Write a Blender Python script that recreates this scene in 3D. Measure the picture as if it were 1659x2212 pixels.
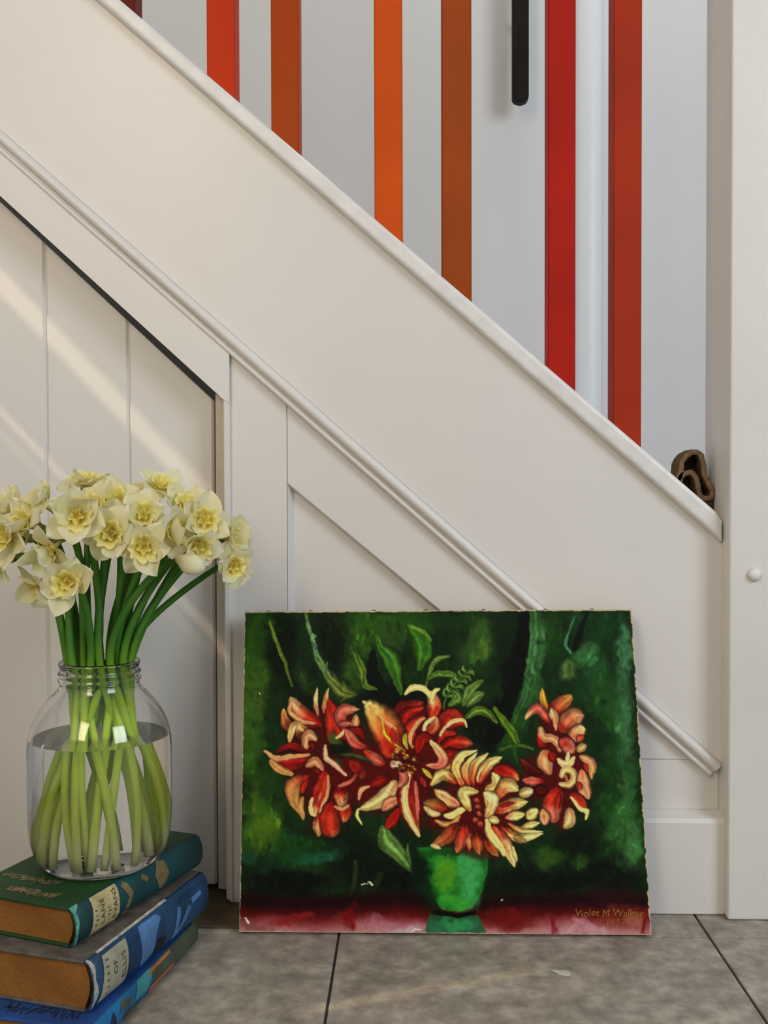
import bpy, bmesh, math, random
import numpy as np
from mathutils import Vector, Matrix

for o in list(bpy.data.objects): bpy.data.objects.remove(o)
scene = bpy.context.scene
C = scene.collection

# ---------------------------------------------------------------- camera
FPX, CX, CY = 2200.0, 829.5, 1106.0
PITCH, YAW, ROLL = math.radians(1.25), math.radians(1.45), math.radians(0.16)
CAM = np.array([0.0, -1.30, 0.545])
def cam_axes():
    cp, sp, cy, sy = math.cos(PITCH), math.sin(PITCH), math.cos(YAW), math.sin(YAW)
    f = np.array([-sy*cp, cy*cp, -sp]); rt = np.array([cy, sy, 0.0]); dn = np.cross(f, rt)
    cr, sr = math.cos(ROLL), math.sin(ROLL)
    return np.array([cr*rt + sr*dn, -sr*rt + cr*dn, f])
AX = cam_axes()
cd = bpy.data.cameras.new('camera'); cam = bpy.data.objects.new('camera', cd); C.objects.link(cam)
cd.sensor_fit = 'HORIZONTAL'; cd.sensor_width = 36.0; cd.lens = FPX/1659.0*36.0
cd.clip_start = 0.02; cd.clip_end = 50
mw = Matrix.Identity(4)
for i in range(3):
    mw[i][0] = AX[0][i]; mw[i][1] = -AX[1][i]; mw[i][2] = -AX[2][i]; mw[i][3] = CAM[i]
cam.matrix_world = mw
scene.camera = cam

# ---------------------------------------------------------------- light
vs = scene.view_settings
vs.view_transform = 'Standard'; vs.look = 'None'; vs.gamma = 1.0; vs.use_curve_mapping = False
vs.exposure = 0.02
world = bpy.data.worlds.new('room_light'); scene.world = world; world.use_nodes = True
bg = world.node_tree.nodes['Background']
bg.inputs[0].default_value = (0.93, 0.95, 1.0, 1); bg.inputs[1].default_value = 0.33
SUN_DIR = Vector((1.0, 0.37, -1.05)).normalized()
def add_light(name, kind, loc, target, energy, col, size=1.0, size_y=None):
    l = bpy.data.lights.new(name, kind); l.energy = energy; l.color = col
    o = bpy.data.objects.new(name, l); C.objects.link(o); o.location = loc
    d = (Vector(target) - Vector(loc)).normalized()
    o.rotation_euler = d.to_track_quat('-Z', 'Y').to_euler()
    if kind == 'AREA':
        l.shape = 'RECTANGLE'; l.size = size; l.size_y = size_y or size
    return o
sun = add_light('sun', 'SUN', (-3, -1, 3), Vector((-3, -1, 3)) + SUN_DIR, 3.0, (1.0, 0.80, 0.58))
sun.data.angle = math.radians(0.7)
add_light('window_light_warm', 'AREA', (-1.05, -2.1, 1.75), (-0.1, 0, 0.7), 31, (1.0, 0.81, 0.58), 0.9, 1.2)
add_light('window_light_cool', 'AREA', (1.9, -1.9, 1.7), (0.25, 0, 0.7), 36, (0.80, 0.89, 1.0), 1.1, 1.4)
add_light('stair_light', 'AREA', (0.5, 0.55, 2.9), (0.3, 0.6, 0.5), 10, (0.93, 0.98, 1.0), 0.7, 0.7)

# ---------------------------------------------------------------- pixel <-> place
def ray(u, v):
    return AX.T @ np.array([(u-CX)/FPX, (v-CY)/FPX, 1.0])
def W(u, v, y):
    d = ray(u, v); t = (y - CAM[1]) / d[1]
    p = CAM + d*t
    return Vector((p[0], y, p[2]))
def Z(u, v, z):
    d = ray(u, v); t = (z - CAM[2]) / d[2]
    p = CAM + d*t
    return Vector((p[0], p[1], z))

# ---------------------------------------------------------------- materials
def lin(c):
    return tuple((x/255/12.92 if x/255 <= .04045 else ((x/255+.055)/1.055)**2.4) for x in c)
def alb(c, k=0.74):
    return tuple(min(.93, x/k) for x in lin(c))
MATS = {}
def mat(name, col, rough=.5, var=.0, vscale=20., bump=.0, bscale=80., col2=None, spec=.5, metal=0., coords='Object', detail=5., sub=0.):
    if name in MATS: return MATS[name]
    m = bpy.data.materials.new(name); m.use_nodes = True; nt = m.node_tree
    b = nt.nodes['Principled BSDF']
    b.inputs['Base Color'].default_value = (*col, 1); b.inputs['Roughness'].default_value = rough
    b.inputs['Specular IOR Level'].default_value = spec; b.inputs['Metallic'].default_value = metal
    tc = nt.nodes.new('ShaderNodeTexCoord')
    if var > 0 or col2 is not None:
        n = nt.nodes.new('ShaderNodeTexNoise'); n.inputs['Scale'].default_value = vscale; n.inputs['Detail'].default_value = detail
        nt.links.new(tc.outputs[coords], n.inputs['Vector'])
        r = nt.nodes.new('ShaderNodeValToRGB')
        c2 = col2 if col2 is not None else tuple(x*(1-var) for x in col)
        r.color_ramp.elements[0].position = .35; r.color_ramp.elements[1].position = .68
        r.color_ramp.elements[0].color = (*c2, 1); r.color_ramp.elements[1].color = (*col, 1)
        nt.links.new(n.outputs['Fac'], r.inputs['Fac']); nt.links.new(r.outputs['Color'], b.inputs['Base Color'])
    if bump > 0:
        n2 = nt.nodes.new('ShaderNodeTexNoise'); n2.inputs['Scale'].default_value = bscale; n2.inputs['Detail'].default_value = 4
        nt.links.new(tc.outputs[coords], n2.inputs['Vector'])
        bp = nt.nodes.new('ShaderNodeBump'); bp.inputs['Strength'].default_value = bump; bp.inputs['Distance'].default_value = .002
        nt.links.new(n2.outputs['Fac'], bp.inputs['Height']); nt.links.new(bp.outputs['Normal'], b.inputs['Normal'])
    MATS[name] = m
    return m
WHITE = mat('white_gloss_paint', (.74, .715, .675), .38, .05, 3.0, .12, 55)
CAPW = mat('white_capping_paint', (.80, .785, .75), .4, .12, 30.0, .5, 60)
NEWEL = mat('newel_paint', (.74, .715, .67), .42, .06, 5.0, .25, 50)
GREYW = mat('grey_wall_paint', (.70, .70, .685), .6, .03, 3.0)
GROUT = mat('dark_grout', (.035, .03, .022), .9, .3, 60)
DARK = mat('dark_void', (.05, .042, .035), .9)
FLOORW = mat('threshold_wood', (.11, .078, .03), .6, .5, 30, .3, 90)

def tile_material():
    m = bpy.data.materials.new('grey_stone_tile'); m.use_nodes = True; nt = m.node_tree
    b = nt.nodes['Principled BSDF']; b.inputs['Roughness'].default_value = .55
    geo = nt.nodes.new('ShaderNodeNewGeometry')
    n1 = nt.nodes.new('ShaderNodeTexNoise'); n1.inputs['Scale'].default_value = 42; n1.inputs['Detail'].default_value = 7; n1.inputs['Roughness'].default_value = .62
    n2 = nt.nodes.new('ShaderNodeTexNoise'); n2.inputs['Scale'].default_value = 13; n2.inputs['Detail'].default_value = 4
    for n in (n1, n2): nt.links.new(geo.outputs['Position'], n.inputs['Vector'])
    r1 = nt.nodes.new('ShaderNodeValToRGB'); e = r1.color_ramp.elements
    e[0].position = .30; e[0].color = (.215, .19, .155, 1); e[1].position = .74; e[1].color = (.52, .485, .42, 1)
    k = e.new(.52); k.color = (.34, .31, .26, 1)
    nt.links.new(n1.outputs['Fac'], r1.inputs['Fac'])
    r2 = nt.nodes.new('ShaderNodeValToRGB'); e = r2.color_ramp.elements
    e[0].position = .30; e[0].color = (.76, .74, .71, 1); e[1].position = .74; e[1].color = (1.20, 1.18, 1.15, 1)
    nt.links.new(n2.outputs['Fac'], r2.inputs['Fac'])
    mx = nt.nodes.new('ShaderNodeMix'); mx.data_type = 'RGBA'; mx.blend_type = 'MULTIPLY'; mx.inputs[0].default_value = 1
    nt.links.new(r1.outputs['Color'], mx.inputs[6]); nt.links.new(r2.outputs['Color'], mx.inputs[7])
    nt.links.new(mx.outputs[2], b.inputs['Base Color'])
    bp = nt.nodes.new('ShaderNodeBump'); bp.inputs['Strength'].default_value = .35; bp.inputs['Distance'].default_value = .002
    nt.links.new(n1.outputs['Fac'], bp.inputs['Height']); nt.links.new(bp.outputs['Normal'], b.inputs['Normal'])
    return m
TILE = tile_material()

# ---------------------------------------------------------------- object helpers
def link(name, me, m=None, parent=None, smooth=False):
    o = bpy.data.objects.new(name, me); C.objects.link(o)
    if m is not None and not me.materials: me.materials.append(m)
    if smooth:
        for p in me.polygons: p.use_smooth = True
    if parent is not None: o.parent = parent
    return o
def from_bm(name, bm, m=None, parent=None, smooth=False):
    bmesh.ops.recalc_face_normals(bm, faces=bm.faces[:])
    me = bpy.data.meshes.new(name); bm.to_mesh(me); bm.free()
    return link(name, me, m, parent, smooth)
def tag(o, label, cat=None, group=None, kind=None):
    o['label'] = label
    if cat: o['category'] = cat
    if group: o['group'] = group
    if kind: o['kind'] = kind
    return o
def struct(o, label, cat):
    return tag(o, label, cat, kind='structure')
def empty(name, loc):
    o = bpy.data.objects.new(name, None); C.objects.link(o); o.location = loc; o.empty_display_size = .02
    return o
def attach(child, root):
    """parent keeping the child's world coordinates (roots are unrotated empties)"""
    child.parent = root
    child.matrix_parent_inverse = Matrix.Translation(-Vector(root.location))
    return child
def slab_bm(poly, y0, y1, bev=0., seg=2, bm=None, upright=False):
    """polygon of (x, z) extruded from front y0 to back y1"""
    bm = bm or bmesh.new()
    f = [bm.verts.new((x, y0, z)) for x, z in poly]; k = [bm.verts.new((x, y1, z)) for x, z in poly]
    n = len(poly)
    ff = bm.faces.new(f); bm.faces.new(k[::-1])
    for i in range(n): bm.faces.new((f[i], k[i], k[(i+1) % n], f[(i+1) % n]))
    if bev > 0:
        bmesh.ops.bevel(bm, geom=[e for e in ff.edges if not upright or abs(e.verts[0].co.x-e.verts[1].co.x) < 1e-5], offset=bev, segments=seg, affect='EDGES', profile=.5)
    return bm
def slab(name, poly, y0, y1, m, bev=0., seg=2, parent=None):
    return from_bm(name, slab_bm(poly, y0, y1, bev, seg), m, parent)
def box_bm(x0, x1, y0, y1, z0, z1, bev=0., seg=2):
    bm = bmesh.new()
    bmesh.ops.create_cube(bm, size=1)
    for v in bm.verts:
        v.co = Vector(((x0+x1)/2 + v.co.x*(x1-x0), (y0+y1)/2 + v.co.y*(y1-y0), (z0+z1)/2 + v.co.z*(z1-z0)))
    if bev > 0: bmesh.ops.bevel(bm, geom=bm.edges[:], offset=bev, segments=seg, affect='EDGES', profile=.5)
    return bm
def box(name, x0, x1, y0, y1, z0, z1, m, bev=0., seg=2, parent=None):
    return from_bm(name, box_bm(x0, x1, y0, y1, z0, z1, bev, seg), m, parent)
def sweep(name, prof, P0, P1, ndir, m, parent=None, smooth=True):
    """profile points (n, y): n along ndir in the xz plane, absolute y; swept from P0 to P1 (x, z)"""
    bm = bmesh.new(); rows = []
    for P in (P0, P1):
        rows.append([bm.verts.new((P[0]+ndir[0]*n, y, P[1]+ndir[1]*n)) for n, y in prof])
    for i in range(len(prof)-1): bm.faces.new((rows[0][i], rows[0][i+1], rows[1][i+1], rows[1][i]))
    bm.faces.new(rows[0]); bm.faces.new(rows[1][::-1])
    o = from_bm(name, bm, m, parent)
    if smooth:
        for p in o.data.polygons: p.use_smooth = True
        try: o.data.set_sharp_from_angle(angle=math.radians(35))
        except Exception: pass
    return o
def tube_bm(pts, rad, seg=10, bm=None, cap=True):
    bm = bm or bmesh.new(); pts = [Vector(p) for p in pts]; n = len(pts); rings = []
    up = Vector((0.3, 1, 0.2)).normalized(); prev = None
    for i, p in enumerate(pts):
        t = (pts[min(i+1, n-1)] - pts[max(i-1, 0)]).normalized()
        a = up if prev is None else prev
        a = (a - t*a.dot(t)).normalized(); b = t.cross(a); prev = a
        r = rad[i] if hasattr(rad, '__len__') else rad
        rings.append([bm.verts.new(p + (a*math.cos(2*math.pi*k/seg) + b*math.sin(2*math.pi*k/seg))*r) for k in range(seg)])
    for i in range(n-1):
        for k in range(seg):
            bm.faces.new((rings[i][k], rings[i][(k+1) % seg], rings[i+1][(k+1) % seg], rings[i+1][k]))
    if cap:
        bm.faces.new(rings[0][::-1]); bm.faces.new(rings[-1])
    return bm
def lathe_bm(prof, seg=64, bm=None):
    """closed profile of (r, z) turned about the z axis"""
    bm = bm or bmesh.new(); rings = []
    for r, z in prof:
        if r < 1e-6: rings.append([bm.verts.new((0, 0, z))])
        else: rings.append([bm.verts.new((r*math.cos(2*math.pi*k/seg), r*math.sin(2*math.pi*k/seg), z)) for k in range(seg)])
    for a, b in zip(rings[:-1], rings[1:]):
        for k in range(seg):
            k2 = (k+1) % seg
            if len(a) == 1 and len(b) == 1: continue
            if len(a) == 1: bm.faces.new((a[0], b[k2], b[k]))
            elif len(b) == 1: bm.faces.new((a[k], a[k2], b[0]))
            else: bm.faces.new((a[k], a[k2], b[k2], b[k]))
    return bm
_tmp = {}
def text_mesh(body, size, shear=0., spacing=1.):
    cu = bpy.data.curves.new('lettering', 'FONT'); cu.body = body; cu.size = size; cu.shear = shear
    cu.align_x = 'CENTER'; cu.align_y = 'CENTER'; cu.space_character = spacing; cu.resolution_u = 3
    o = bpy.data.objects.new('lettering_tmp', cu); C.objects.link(o)
    dg = bpy.context.evaluated_depsgraph_get(); dg.update()
    me = bpy.data.meshes.new_from_object(o.evaluated_get(dg))
    bpy.data.objects.remove(o); bpy.data.curves.remove(cu)
    me.materials.clear()
    return me

# ================================================================ SETTING
Y_STR, Y_SPAN, Y_REC, Y_FRAME, Y_DOOR, Y_CAP, Y_NEW = .017, .024, .038, .016, .062, .004, -.016
Y_FAR = .95
def xz(p): return (p.x, p.z)
class Line:                                             # a sloping line in the xz plane
    def __init__(s, p, q): s.p, s.q = p, q; s.k = (q.z-p.z)/(q.x-p.x)
    def z(s, x): return s.p.z + s.k*(x-s.p.x)
    def at(s, x): return (x, s.z(x))
X_NEW = W(1577, 1000, Y_NEW).x                          # newel left face
cap_top = Line(W(400, 119, Y_CAP), W(1554, 1110, Y_CAP))
cap_low = Line(W(400, 163, Y_CAP), W(1556, 1166, Y_CAP))
mo_top = Line(W(24, 300, Y_STR), W(1556, 1646, Y_STR))
mo_low = Line(W(0, 317, Y_STR), W(1000, 1201, Y_STR))
XL = -1.13                                              # left limit of the room (added side wall)

# wall behind the stair side: stringer board + framing, children of one wall
root = box('wall_front', W(522, 1500, .05).x, X_NEW, .055, .075, .0, W(1556, 1500, .06).z, DARK)
struct(root, 'white painted panelled wall closing the side of the staircase', 'wall')
slab('stringer_board', [mo_top.at(XL), mo_top.at(X_NEW), cap_low.at(X_NEW), (XL, cap_low.z(XL)+.01)][::-1],
     Y_STR, .055, WHITE, 0, parent=root)
x_st0, x_st1 = W(494, 1300, Y_SPAN).x, W(622, 1300, Y_SPAN).x
mlow = lambda x: mo_low.z(x) + .006
z_rail = W(1400, 1640, Y_SPAN).z
rec = Line(W(622, 1045, Y_SPAN), W(940, 1310, Y_SPAN))
x_recR = rec.p.x + (z_rail-rec.p.z)/rec.k
slab('stile', [(x_st0, 0), (x_st1-.0006, 0), (x_st1-.0006, mlow(x_st1)), (x_st0, mlow(x_st0))], Y_SPAN, .055, WHITE, .0008, 1, root)
slab('diagonal_rail', [(x_st1, rec.z(x_st1)), (x_recR, z_rail+.0004), (X_NEW, z_rail+.0004), (X_NEW, mlow(X_NEW)), (x_st1, mlow(x_st1))],
     Y_SPAN, .055, WHITE, .0008, 1, root)
slab('bottom_rail', [(x_st1, 0), (X_NEW, 0), (X_NEW, z_rail-.0004), (x_st1, z_rail-.0004)], Y_SPAN+.0006, .055, WHITE, .0012, 1, root)
slab('recessed_panel', [(x_st1-.004, z_rail-.01), (x_recR+.01, z_rail-.01), (x_st1-.004, rec.z(x_st1)+.004)], Y_REC, .0545, WHITE, 0, parent=root)
def chamfer(name, p, q, inward, wd):
    bm = bmesh.new(); rows = []
    for P in (p, q):
        a = bm.verts.new((P[0], Y_SPAN+.0008, P[1])); b = bm.verts.new((P[0]+inward[0]*wd, Y_REC+.0004, P[1]+inward[1]*wd))
        c = bm.verts.new((P[0], Y_REC+.0004, P[1])); rows.append((a, b, c))
    for i in range(3):
        j = (i+1) % 3; bm.faces.new((rows[0][i], rows[0][j], rows[1][j], rows[1][i]))
    bm.faces.new(rows[0]); bm.faces.new(rows[1][::-1])
    return from_bm(name, bm, WHITE, root)
chamfer('chamfer_strip', (x_st1, z_rail), rec.at(x_st1), (1, 0), .0075)
nl = Vector((rec.k, -1)).normalized(); nl = (-abs(nl[0]), -abs(nl[1]))
chamfer('chamfer_strip', rec.at(x_st1), (x_recR, z_rail), nl, .004)

# diagonal moulding (trim) below the stringer board
sd = Vector((1, mo_top.k)).normalized(); nd = (sd[1], -sd[0]); nd = (nd[0]*(1 if nd[1] < 0 else -1), nd[1]*(1 if nd[1] < 0 else -1))
pf = [(-.0015, Y_SPAN+.004), (-.0015, Y_STR+.0015), (0, Y_STR+.0015), (.0008, Y_STR-.002)]
for k in range(9):
    a = math.pi*k/8; pf.append((.0075-.0065*math.cos(a), Y_STR-.002-.0072*math.sin(a)))
pf += [(.0150, Y_STR+.0005), (.0162, Y_STR-.0005)]
for k in range(7):
    a = math.pi*k/6; pf.append((.0198-.0032*math.cos(a), Y_STR-.0005-.0030*math.sin(a)))
pf += [(.0240, Y_STR+.004), (.0245, Y_SPAN+.004)]
o = sweep('trim_1', pf, mo_top.at(XL), mo_top.at(X_NEW), nd, WHITE)
struct(o, 'white double beaded moulding running diagonally under the stringer board', 'moulding')

# capping
cp = [cap_low.at(XL), cap_low.at(X_NEW-.002), (X_NEW-.002, cap_top.z(X_NEW)-.004), (X_NEW-.010, cap_top.z(X_NEW-.010)), cap_top.at(XL)]
o = slab('trim_2', cp, Y_CAP, .088, CAPW, .0055, 3)
struct(o, 'sloping white capping strip on the stair side, balusters standing on it', 'capping')

# cupboard door frame
gap_up = Line(W(0, 423, Y_FRAME), W(442, 826, Y_FRAME))
x_pi, x_po = W(485, 1300, Y_FRAME).x, W(498, 1300, Y_FRAME).x
fr = empty('trim_3', (x_pi, Y_FRAME, 0)); struct(fr, 'cream door frame of the cupboard under the stairs', 'door frame')
x_bl = XL + .02
attach(slab('top_rail', [gap_up.at(x_bl), gap_up.at(x_pi), (x_po, gap_up.z(x_pi)-.006), (x_po, mlow(x_po)-.002), (x_bl, mlow(x_bl)-.002)],
            Y_FRAME, .0195, WHITE, .0008, 2), fr)
attach(slab('post', [(x_pi, .010), (x_po, .006), (x_po, gap_up.z(x_pi)-.006), (x_pi, gap_up.z(x_pi))], Y_FRAME, .0400, NEWEL, .0015, 2), fr)
x_ps = W(468, 1300, .040).x
attach(slab('door_stop', [(x_ps, .014), (x_pi, .012), (x_pi, gap_up.z(x_pi)+.004), (x_ps, gap_up.z(x_ps)-.004)], .040, .0940, mat('tan_cream_paint', (.66, .60, .50), .45, .2, 14.0, .3, 50), .001, 1), fr)  # stop strip in a darker tan cream with patchy tone

# cupboard door of boards
x_dr = W(464, 1300, Y_DOOR).x
dtop = Line(W(0, 436, Y_DOOR), W(442, 848, Y_DOOR))
dr = empty('door_1', (x_dr, Y_DOOR, 0)); struct(dr, 'cream tongue and groove cupboard door under the stairs, top cut on the slope', 'door')
edges = [W(-623, 900, Y_DOOR).x, W(-443, 900, Y_DOOR).x, W(-263, 900, Y_DOOR).x, W(-83, 900, Y_DOOR).x, W(100, 900, Y_DOOR).x, W(279, 900, Y_DOOR).x, x_dr]
for a, b in zip(edges[:-1], edges[1:]):
    attach(from_bm('board', slab_bm([(a, .012), (b, .012), dtop.at(b), dtop.at(a)], Y_DOOR, Y_DOOR+.018, .0036 if b < x_dr-.01 else .0030, 1, upright=True), WHITE), dr)
attach(slab('door_backing', [(edges[0], .013), (x_dr-.003, .013), (x_dr-.003, dtop.z(x_dr)-.006), (edges[0], dtop.z(edges[0])-.006)], Y_DOOR+.0165, Y_DOOR+.024, WHITE), dr)

# baseboard along the wall
z_bb = W(1480, 1769, 0).z
bp = [(-.001, .03), (0, .03)]
o = sweep('baseboard_front', [(0, .024), (0, 0.0015), (.0015, 0), (z_bb-.006, 0), (z_bb-.001, .004), (z_bb, .010), (z_bb+.004, .024)],
          (x_po+.014, 0.0005), (X_NEW, 0.0005), (0, 1), WHITE)
struct(o, 'white painted baseboard between the newel post and the cupboard door', 'baseboard')

# stairs behind the stringer (only glimpsed past the capping)
st = [(X_NEW, .0)]
xs = X_NEW; zt = cap_top.z(X_NEW) - .075
st.append((xs, zt))
while xs > XL+.01:
    xn = max(xs-.215, XL); st.append((xn, zt)); 
    if xn <= XL: break
    zt += -.215*cap_top.k; st.append((xn, zt)); xs = xn
zl = zt
xk = X_NEW-.25; st += [(XL, cap_top.z(XL)-.33), (xk, cap_top.z(xk)-.33), (xk, .0)]
o = slab('wall_stair', st, .090, Y_FAR-.002, GREYW, 0); struct(o, 'pale painted stair treads and risers behind the stringer board', 'stairs')

# far wall and its rounded trim
o = box('wall_back', XL, 2.0, Y_FAR, Y_FAR+.1, -.02, 3.2, GREYW); struct(o, 'pale grey wall on the far side of the staircase', 'wall')
xa0, xa1 = W(1240, 300, Y_FAR-.02).x, W(1304, 300, Y_FAR-.02).x
pa = [(0, Y_FAR-.0005)]
for k in range(13):
    a = math.pi*k/12; pa.append(((xa1-xa0)*(.5-.5*math.cos(a)), Y_FAR-.002-.020*math.sin(a)**.8))
pa.append((xa1-xa0, Y_FAR-.0005))
o = sweep('trim_4', pa, (xa0, .6), (xa0, 2.6), (1, 0), mat('bright_trim_paint', (.80, .82, .82), .4))
struct(o, 'rounded white vertical trim on the far wall between two red balusters', 'trim')

# unseen left wall added as gobo, slits sized for door and floor sun streaks
def sunslot(x, z, y): 
    t = x - XL; return (y - .37*t, z + 1.05*t)
A0 = sunslot(*[getattr(W(-40, 560, Y_DOOR), k) for k in 'xz'], Y_DOOR); A1 = sunslot(*[getattr(W(480, 1100, Y_DOOR), k) for k in 'xz'], Y_DOOR)
zA = (A0[1]+A1[1])/2
zB = sunslot(W(60, 938, Y_DOOR).x, W(60, 938, Y_DOOR).z, Y_DOOR)[1]
zC = sunslot(W(60, 985, Y_DOOR).x, W(60, 985, Y_DOOR).z, Y_DOOR)[1]
ya, yb = min(A0[0], A1[0]), max(A0[0], A1[0])
F0 = Z(650, 2190, 0); F1 = Z(1180, 2092, 0)
f0 = sunslot(F0.x, 0, F0.y); f1 = sunslot(F1.x, 0, F1.y)
yF = (f0[0]+f1[0])/2
wl = empty('gobo_wall_left', (XL, 0, 0)); struct(wl, 'unseen cream gobo wall added left of the staircase, slits cut for sun streaks', 'wall')
gobo_slits = [(ya, yb, zA-.022, zA+.026), (ya-.06, yb, zB-.012, zB+.010), (ya, yb, zC-.008, zC+.007), (yF-.007, yF+.007, f0[1], f1[1])]
ys = sorted({-2.6, Y_FAR} | {w[0] for w in gobo_slits} | {w[1] for w in gobo_slits})
for a, b in zip(ys[:-1], ys[1:]):
    cuts = sorted((w[2], w[3]) for w in gobo_slits if w[0] <= a+1e-6 and w[1] >= b-1e-6)
    z0 = -.02
    for c0, c1 in cuts + [(3.9, 3.9)]:
        if c0 - z0 > 1e-4: attach(box('gobo_panel', XL-.012, XL, a, b, z0, c0, NEWEL), wl)
        z0 = c1

# floor: grout bed with stone tiles
JX0, JX1, JY = Z(731.6, 2020, 0).x, Z(1508, 1987, 0).x, (Z(480, 2017.5, 0).y + Z(1600, 2023, 0).y)/2
TS = JX1 - JX0
fl = box('floor', XL, 2.2, -2.6, Y_FAR, -.03, -.0022, GROUT); struct(fl, 'grey stone tiled floor with dark joints', 'floor')
tb = box_bm(.0015, TS-.0015, .0015, TS-.0015, -.012, 0, .0012, 2); tme = bpy.data.meshes.new('tile'); tb.to_mesh(tme); tb.free(); tme.materials.append(TILE)
for i in range(-2, 4):
    for j in range(-4, 1):
        x0 = JX0 + TS*i; y0 = JY + TS*j
        if x0 < XL - .3: continue
        o = bpy.data.objects.new('tile', tme); C.objects.link(o); o.parent = fl; o.location = (x0, y0, 0)
# threshold board in front of the cupboard door
xth = Z(521, 2000, 0).x
o = box('trim_5', XL+.02, xth, JY+.012, .13, .0002, .0030, FLOORW, .001, 1); struct(o, 'worn brown threshold strip on the floor before the cupboard door', 'threshold')

# ================================================================ NEWEL POST AND BALUSTERS
nw = box('newel_post', X_NEW, X_NEW+.115, Y_NEW, .066, .0008, 2.2, NEWEL, .003, 3)
tag(nw, 'thick square newel post painted off-white at the foot of the stairs', 'post')
bm = lathe_bm([(0, -.0075), (.003, -.0074), (.0062, -.0062), (.0080, -.0035), (.0086, .0), (.0, .0005)], 24)
pc = W(1629, 1241, Y_NEW)
o = from_bm('screw_cap', bm, CAPW, nw, True); o.rotation_euler = (-math.pi/2, 0, 0); o.location = pc
o.rotation_euler = (math.pi/2*-1, 0, 0)
o['label'] = 'round white plastic screw cap'
jm = box('trim_6', X_NEW+.0015, X_NEW+.10, .0665, .098, .0008, 2.2, GREYW, .002, 2); struct(jm, 'narrow grey upright strip behind the newel post', 'trim')

def baluster(u0, u1, vb, col, label, yf=.024):
    col = (col[0], col[1]*.86, col[2]*.35)
    a, b = W(u0, vb, yf).x, W(u1, vb, yf).x
    m = mat('baluster_paint_%d' % u0, alb(col, .95), .6, .16, 9.0, .35, 30, coords='Object', spec=.18)
    bm = bmesh.new()
    d = .036
    vs = []
    for x, y in ((a, yf), (b, yf), (b, yf+d), (a, yf+d)):
        vs.append((bm.verts.new((x, y, cap_top.z(x)+.0002)), bm.verts.new((x, y, 1.62))))
    for i in range(4):
        j = (i+1) % 4; bm.faces.new((vs[i][0], vs[j][0], vs[j][1], vs[i][1]))
    bm.faces.new([v[0] for v in vs][::-1]); bm.faces.new([v[1] for v in vs])
    bmesh.ops.bevel(bm, geom=[e for e in bm.edges if abs(e.verts[0].co.z-e.verts[1].co.z) > .3], offset=.0012, segments=2, affect='EDGES')
    o = from_bm('baluster', bm, m)
    return tag(o, label, 'baluster', 'painted stair balusters')
baluster(232, 292, 20, (96, 26, 18), 'dark maroon baluster highest up the stair capping')
baluster(447, 508, 200, (188, 58, 6), 'orange-red baluster beside the maroon one on the capping')
baluster(586, 646, 300, (168, 74, 10), 'brownish burnt-orange baluster between the orange-red and bright orange ones')
baluster(809, 870, 500, (206, 92, 12), 'bright orange baluster standing on the white capping')
baluster(955, 1019, 620, (152, 76, 36), 'tan brown baluster with chipped edge, beside the dark hanging bar')
baluster(1184, 1243, 800, (174, 28, 10), 'bright scarlet red baluster right of the dark hanging bar')
baluster(1324, 1385, 930, (164, 52, 32), 'brick red baluster lowest on the capping, next to the newel post')

# dark bar hanging on the far wall
hb = empty('wall_bar', W(1124, 222, Y_FAR-.05)); tag(hb, 'dark brown bar with rounded lower end on the pale wall behind the balusters', 'bar')
xh0, xh1, zh = W(1107, 150, Y_FAR-.07).x, W(1142, 150, Y_FAR-.07).x, W(1124, 222, Y_FAR-.07).z
r = (xh1-xh0)/2
pl = [(xh0, 1.92), (xh0, zh+r*.7)] + [((xh0+xh1)/2 - r*math.cos(math.pi*k/8), zh+r*.7 - r*.7*math.sin(math.pi*k/8)) for k in range(1, 8)] + [(xh1, zh+r*.7), (xh1, 1.92)]
attach(slab('bar', pl, Y_FAR-.075, Y_FAR-.052, mat('dark_brown_wood', (.010, .007, .004), .6, .4, 40, spec=.15), .002, 2), hb)
for zz in (1.55, 1.86):
    attach(box('standoff', (xh0+xh1)/2-.008, (xh0+xh1)/2+.008, Y_FAR-.054, Y_FAR-.0002, zz-.008, zz+.008, MATS['dark_brown_wood'], .002), hb)

# folded felt cloth tucked between capping and newel
FELT = mat('brown_felt', (.15, .092, .042), .95, .5, 160, 1.0, 400, spec=.1)
FELTE = mat('felt_edge', (.27, .185, .11), .95, .3, 200, .6, 500, spec=.1)
yfe = .044
def fp(zx, zy):                                  # pixel of the felt close-up to the cloth's front plane
    p = W(1350+zx/5.369, 900+zy/5.369, yfe); return (p.x, p.z)
path = [fp(*q) for q in ((600, 900), (612, 760), (650, 640), (668, 520), (735, 440), (815, 412), (880, 440), (912, 540), (925, 660), (975, 780), (1015, 860), (1005, 925), (940, 950),
        (870, 905), (850, 800), (822, 700), (770, 650), (715, 655), (640, 720), (640, 900))]
def resample(pts, n):
    P = np.array(pts); 
    def cr(p0, p1, p2, p3, t): return .5*((2*p1)+(-p0+p2)*t+(2*p0-5*p1+4*p2-p3)*t*t+(-p0+3*p1-3*p2+p3)*t**3)
    out = []
    for i in range(len(P)-1):
        p0, p1, p2, p3 = P[max(i-1, 0)], P[i], P[i+1], P[min(i+2, len(P)-1)]
        for t in np.linspace(0, 1, n, endpoint=False): out.append(cr(p0, p1, p2, p3, t))
    out.append(P[-1]); return np.array(out)
pp = resample(path, 4)
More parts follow.
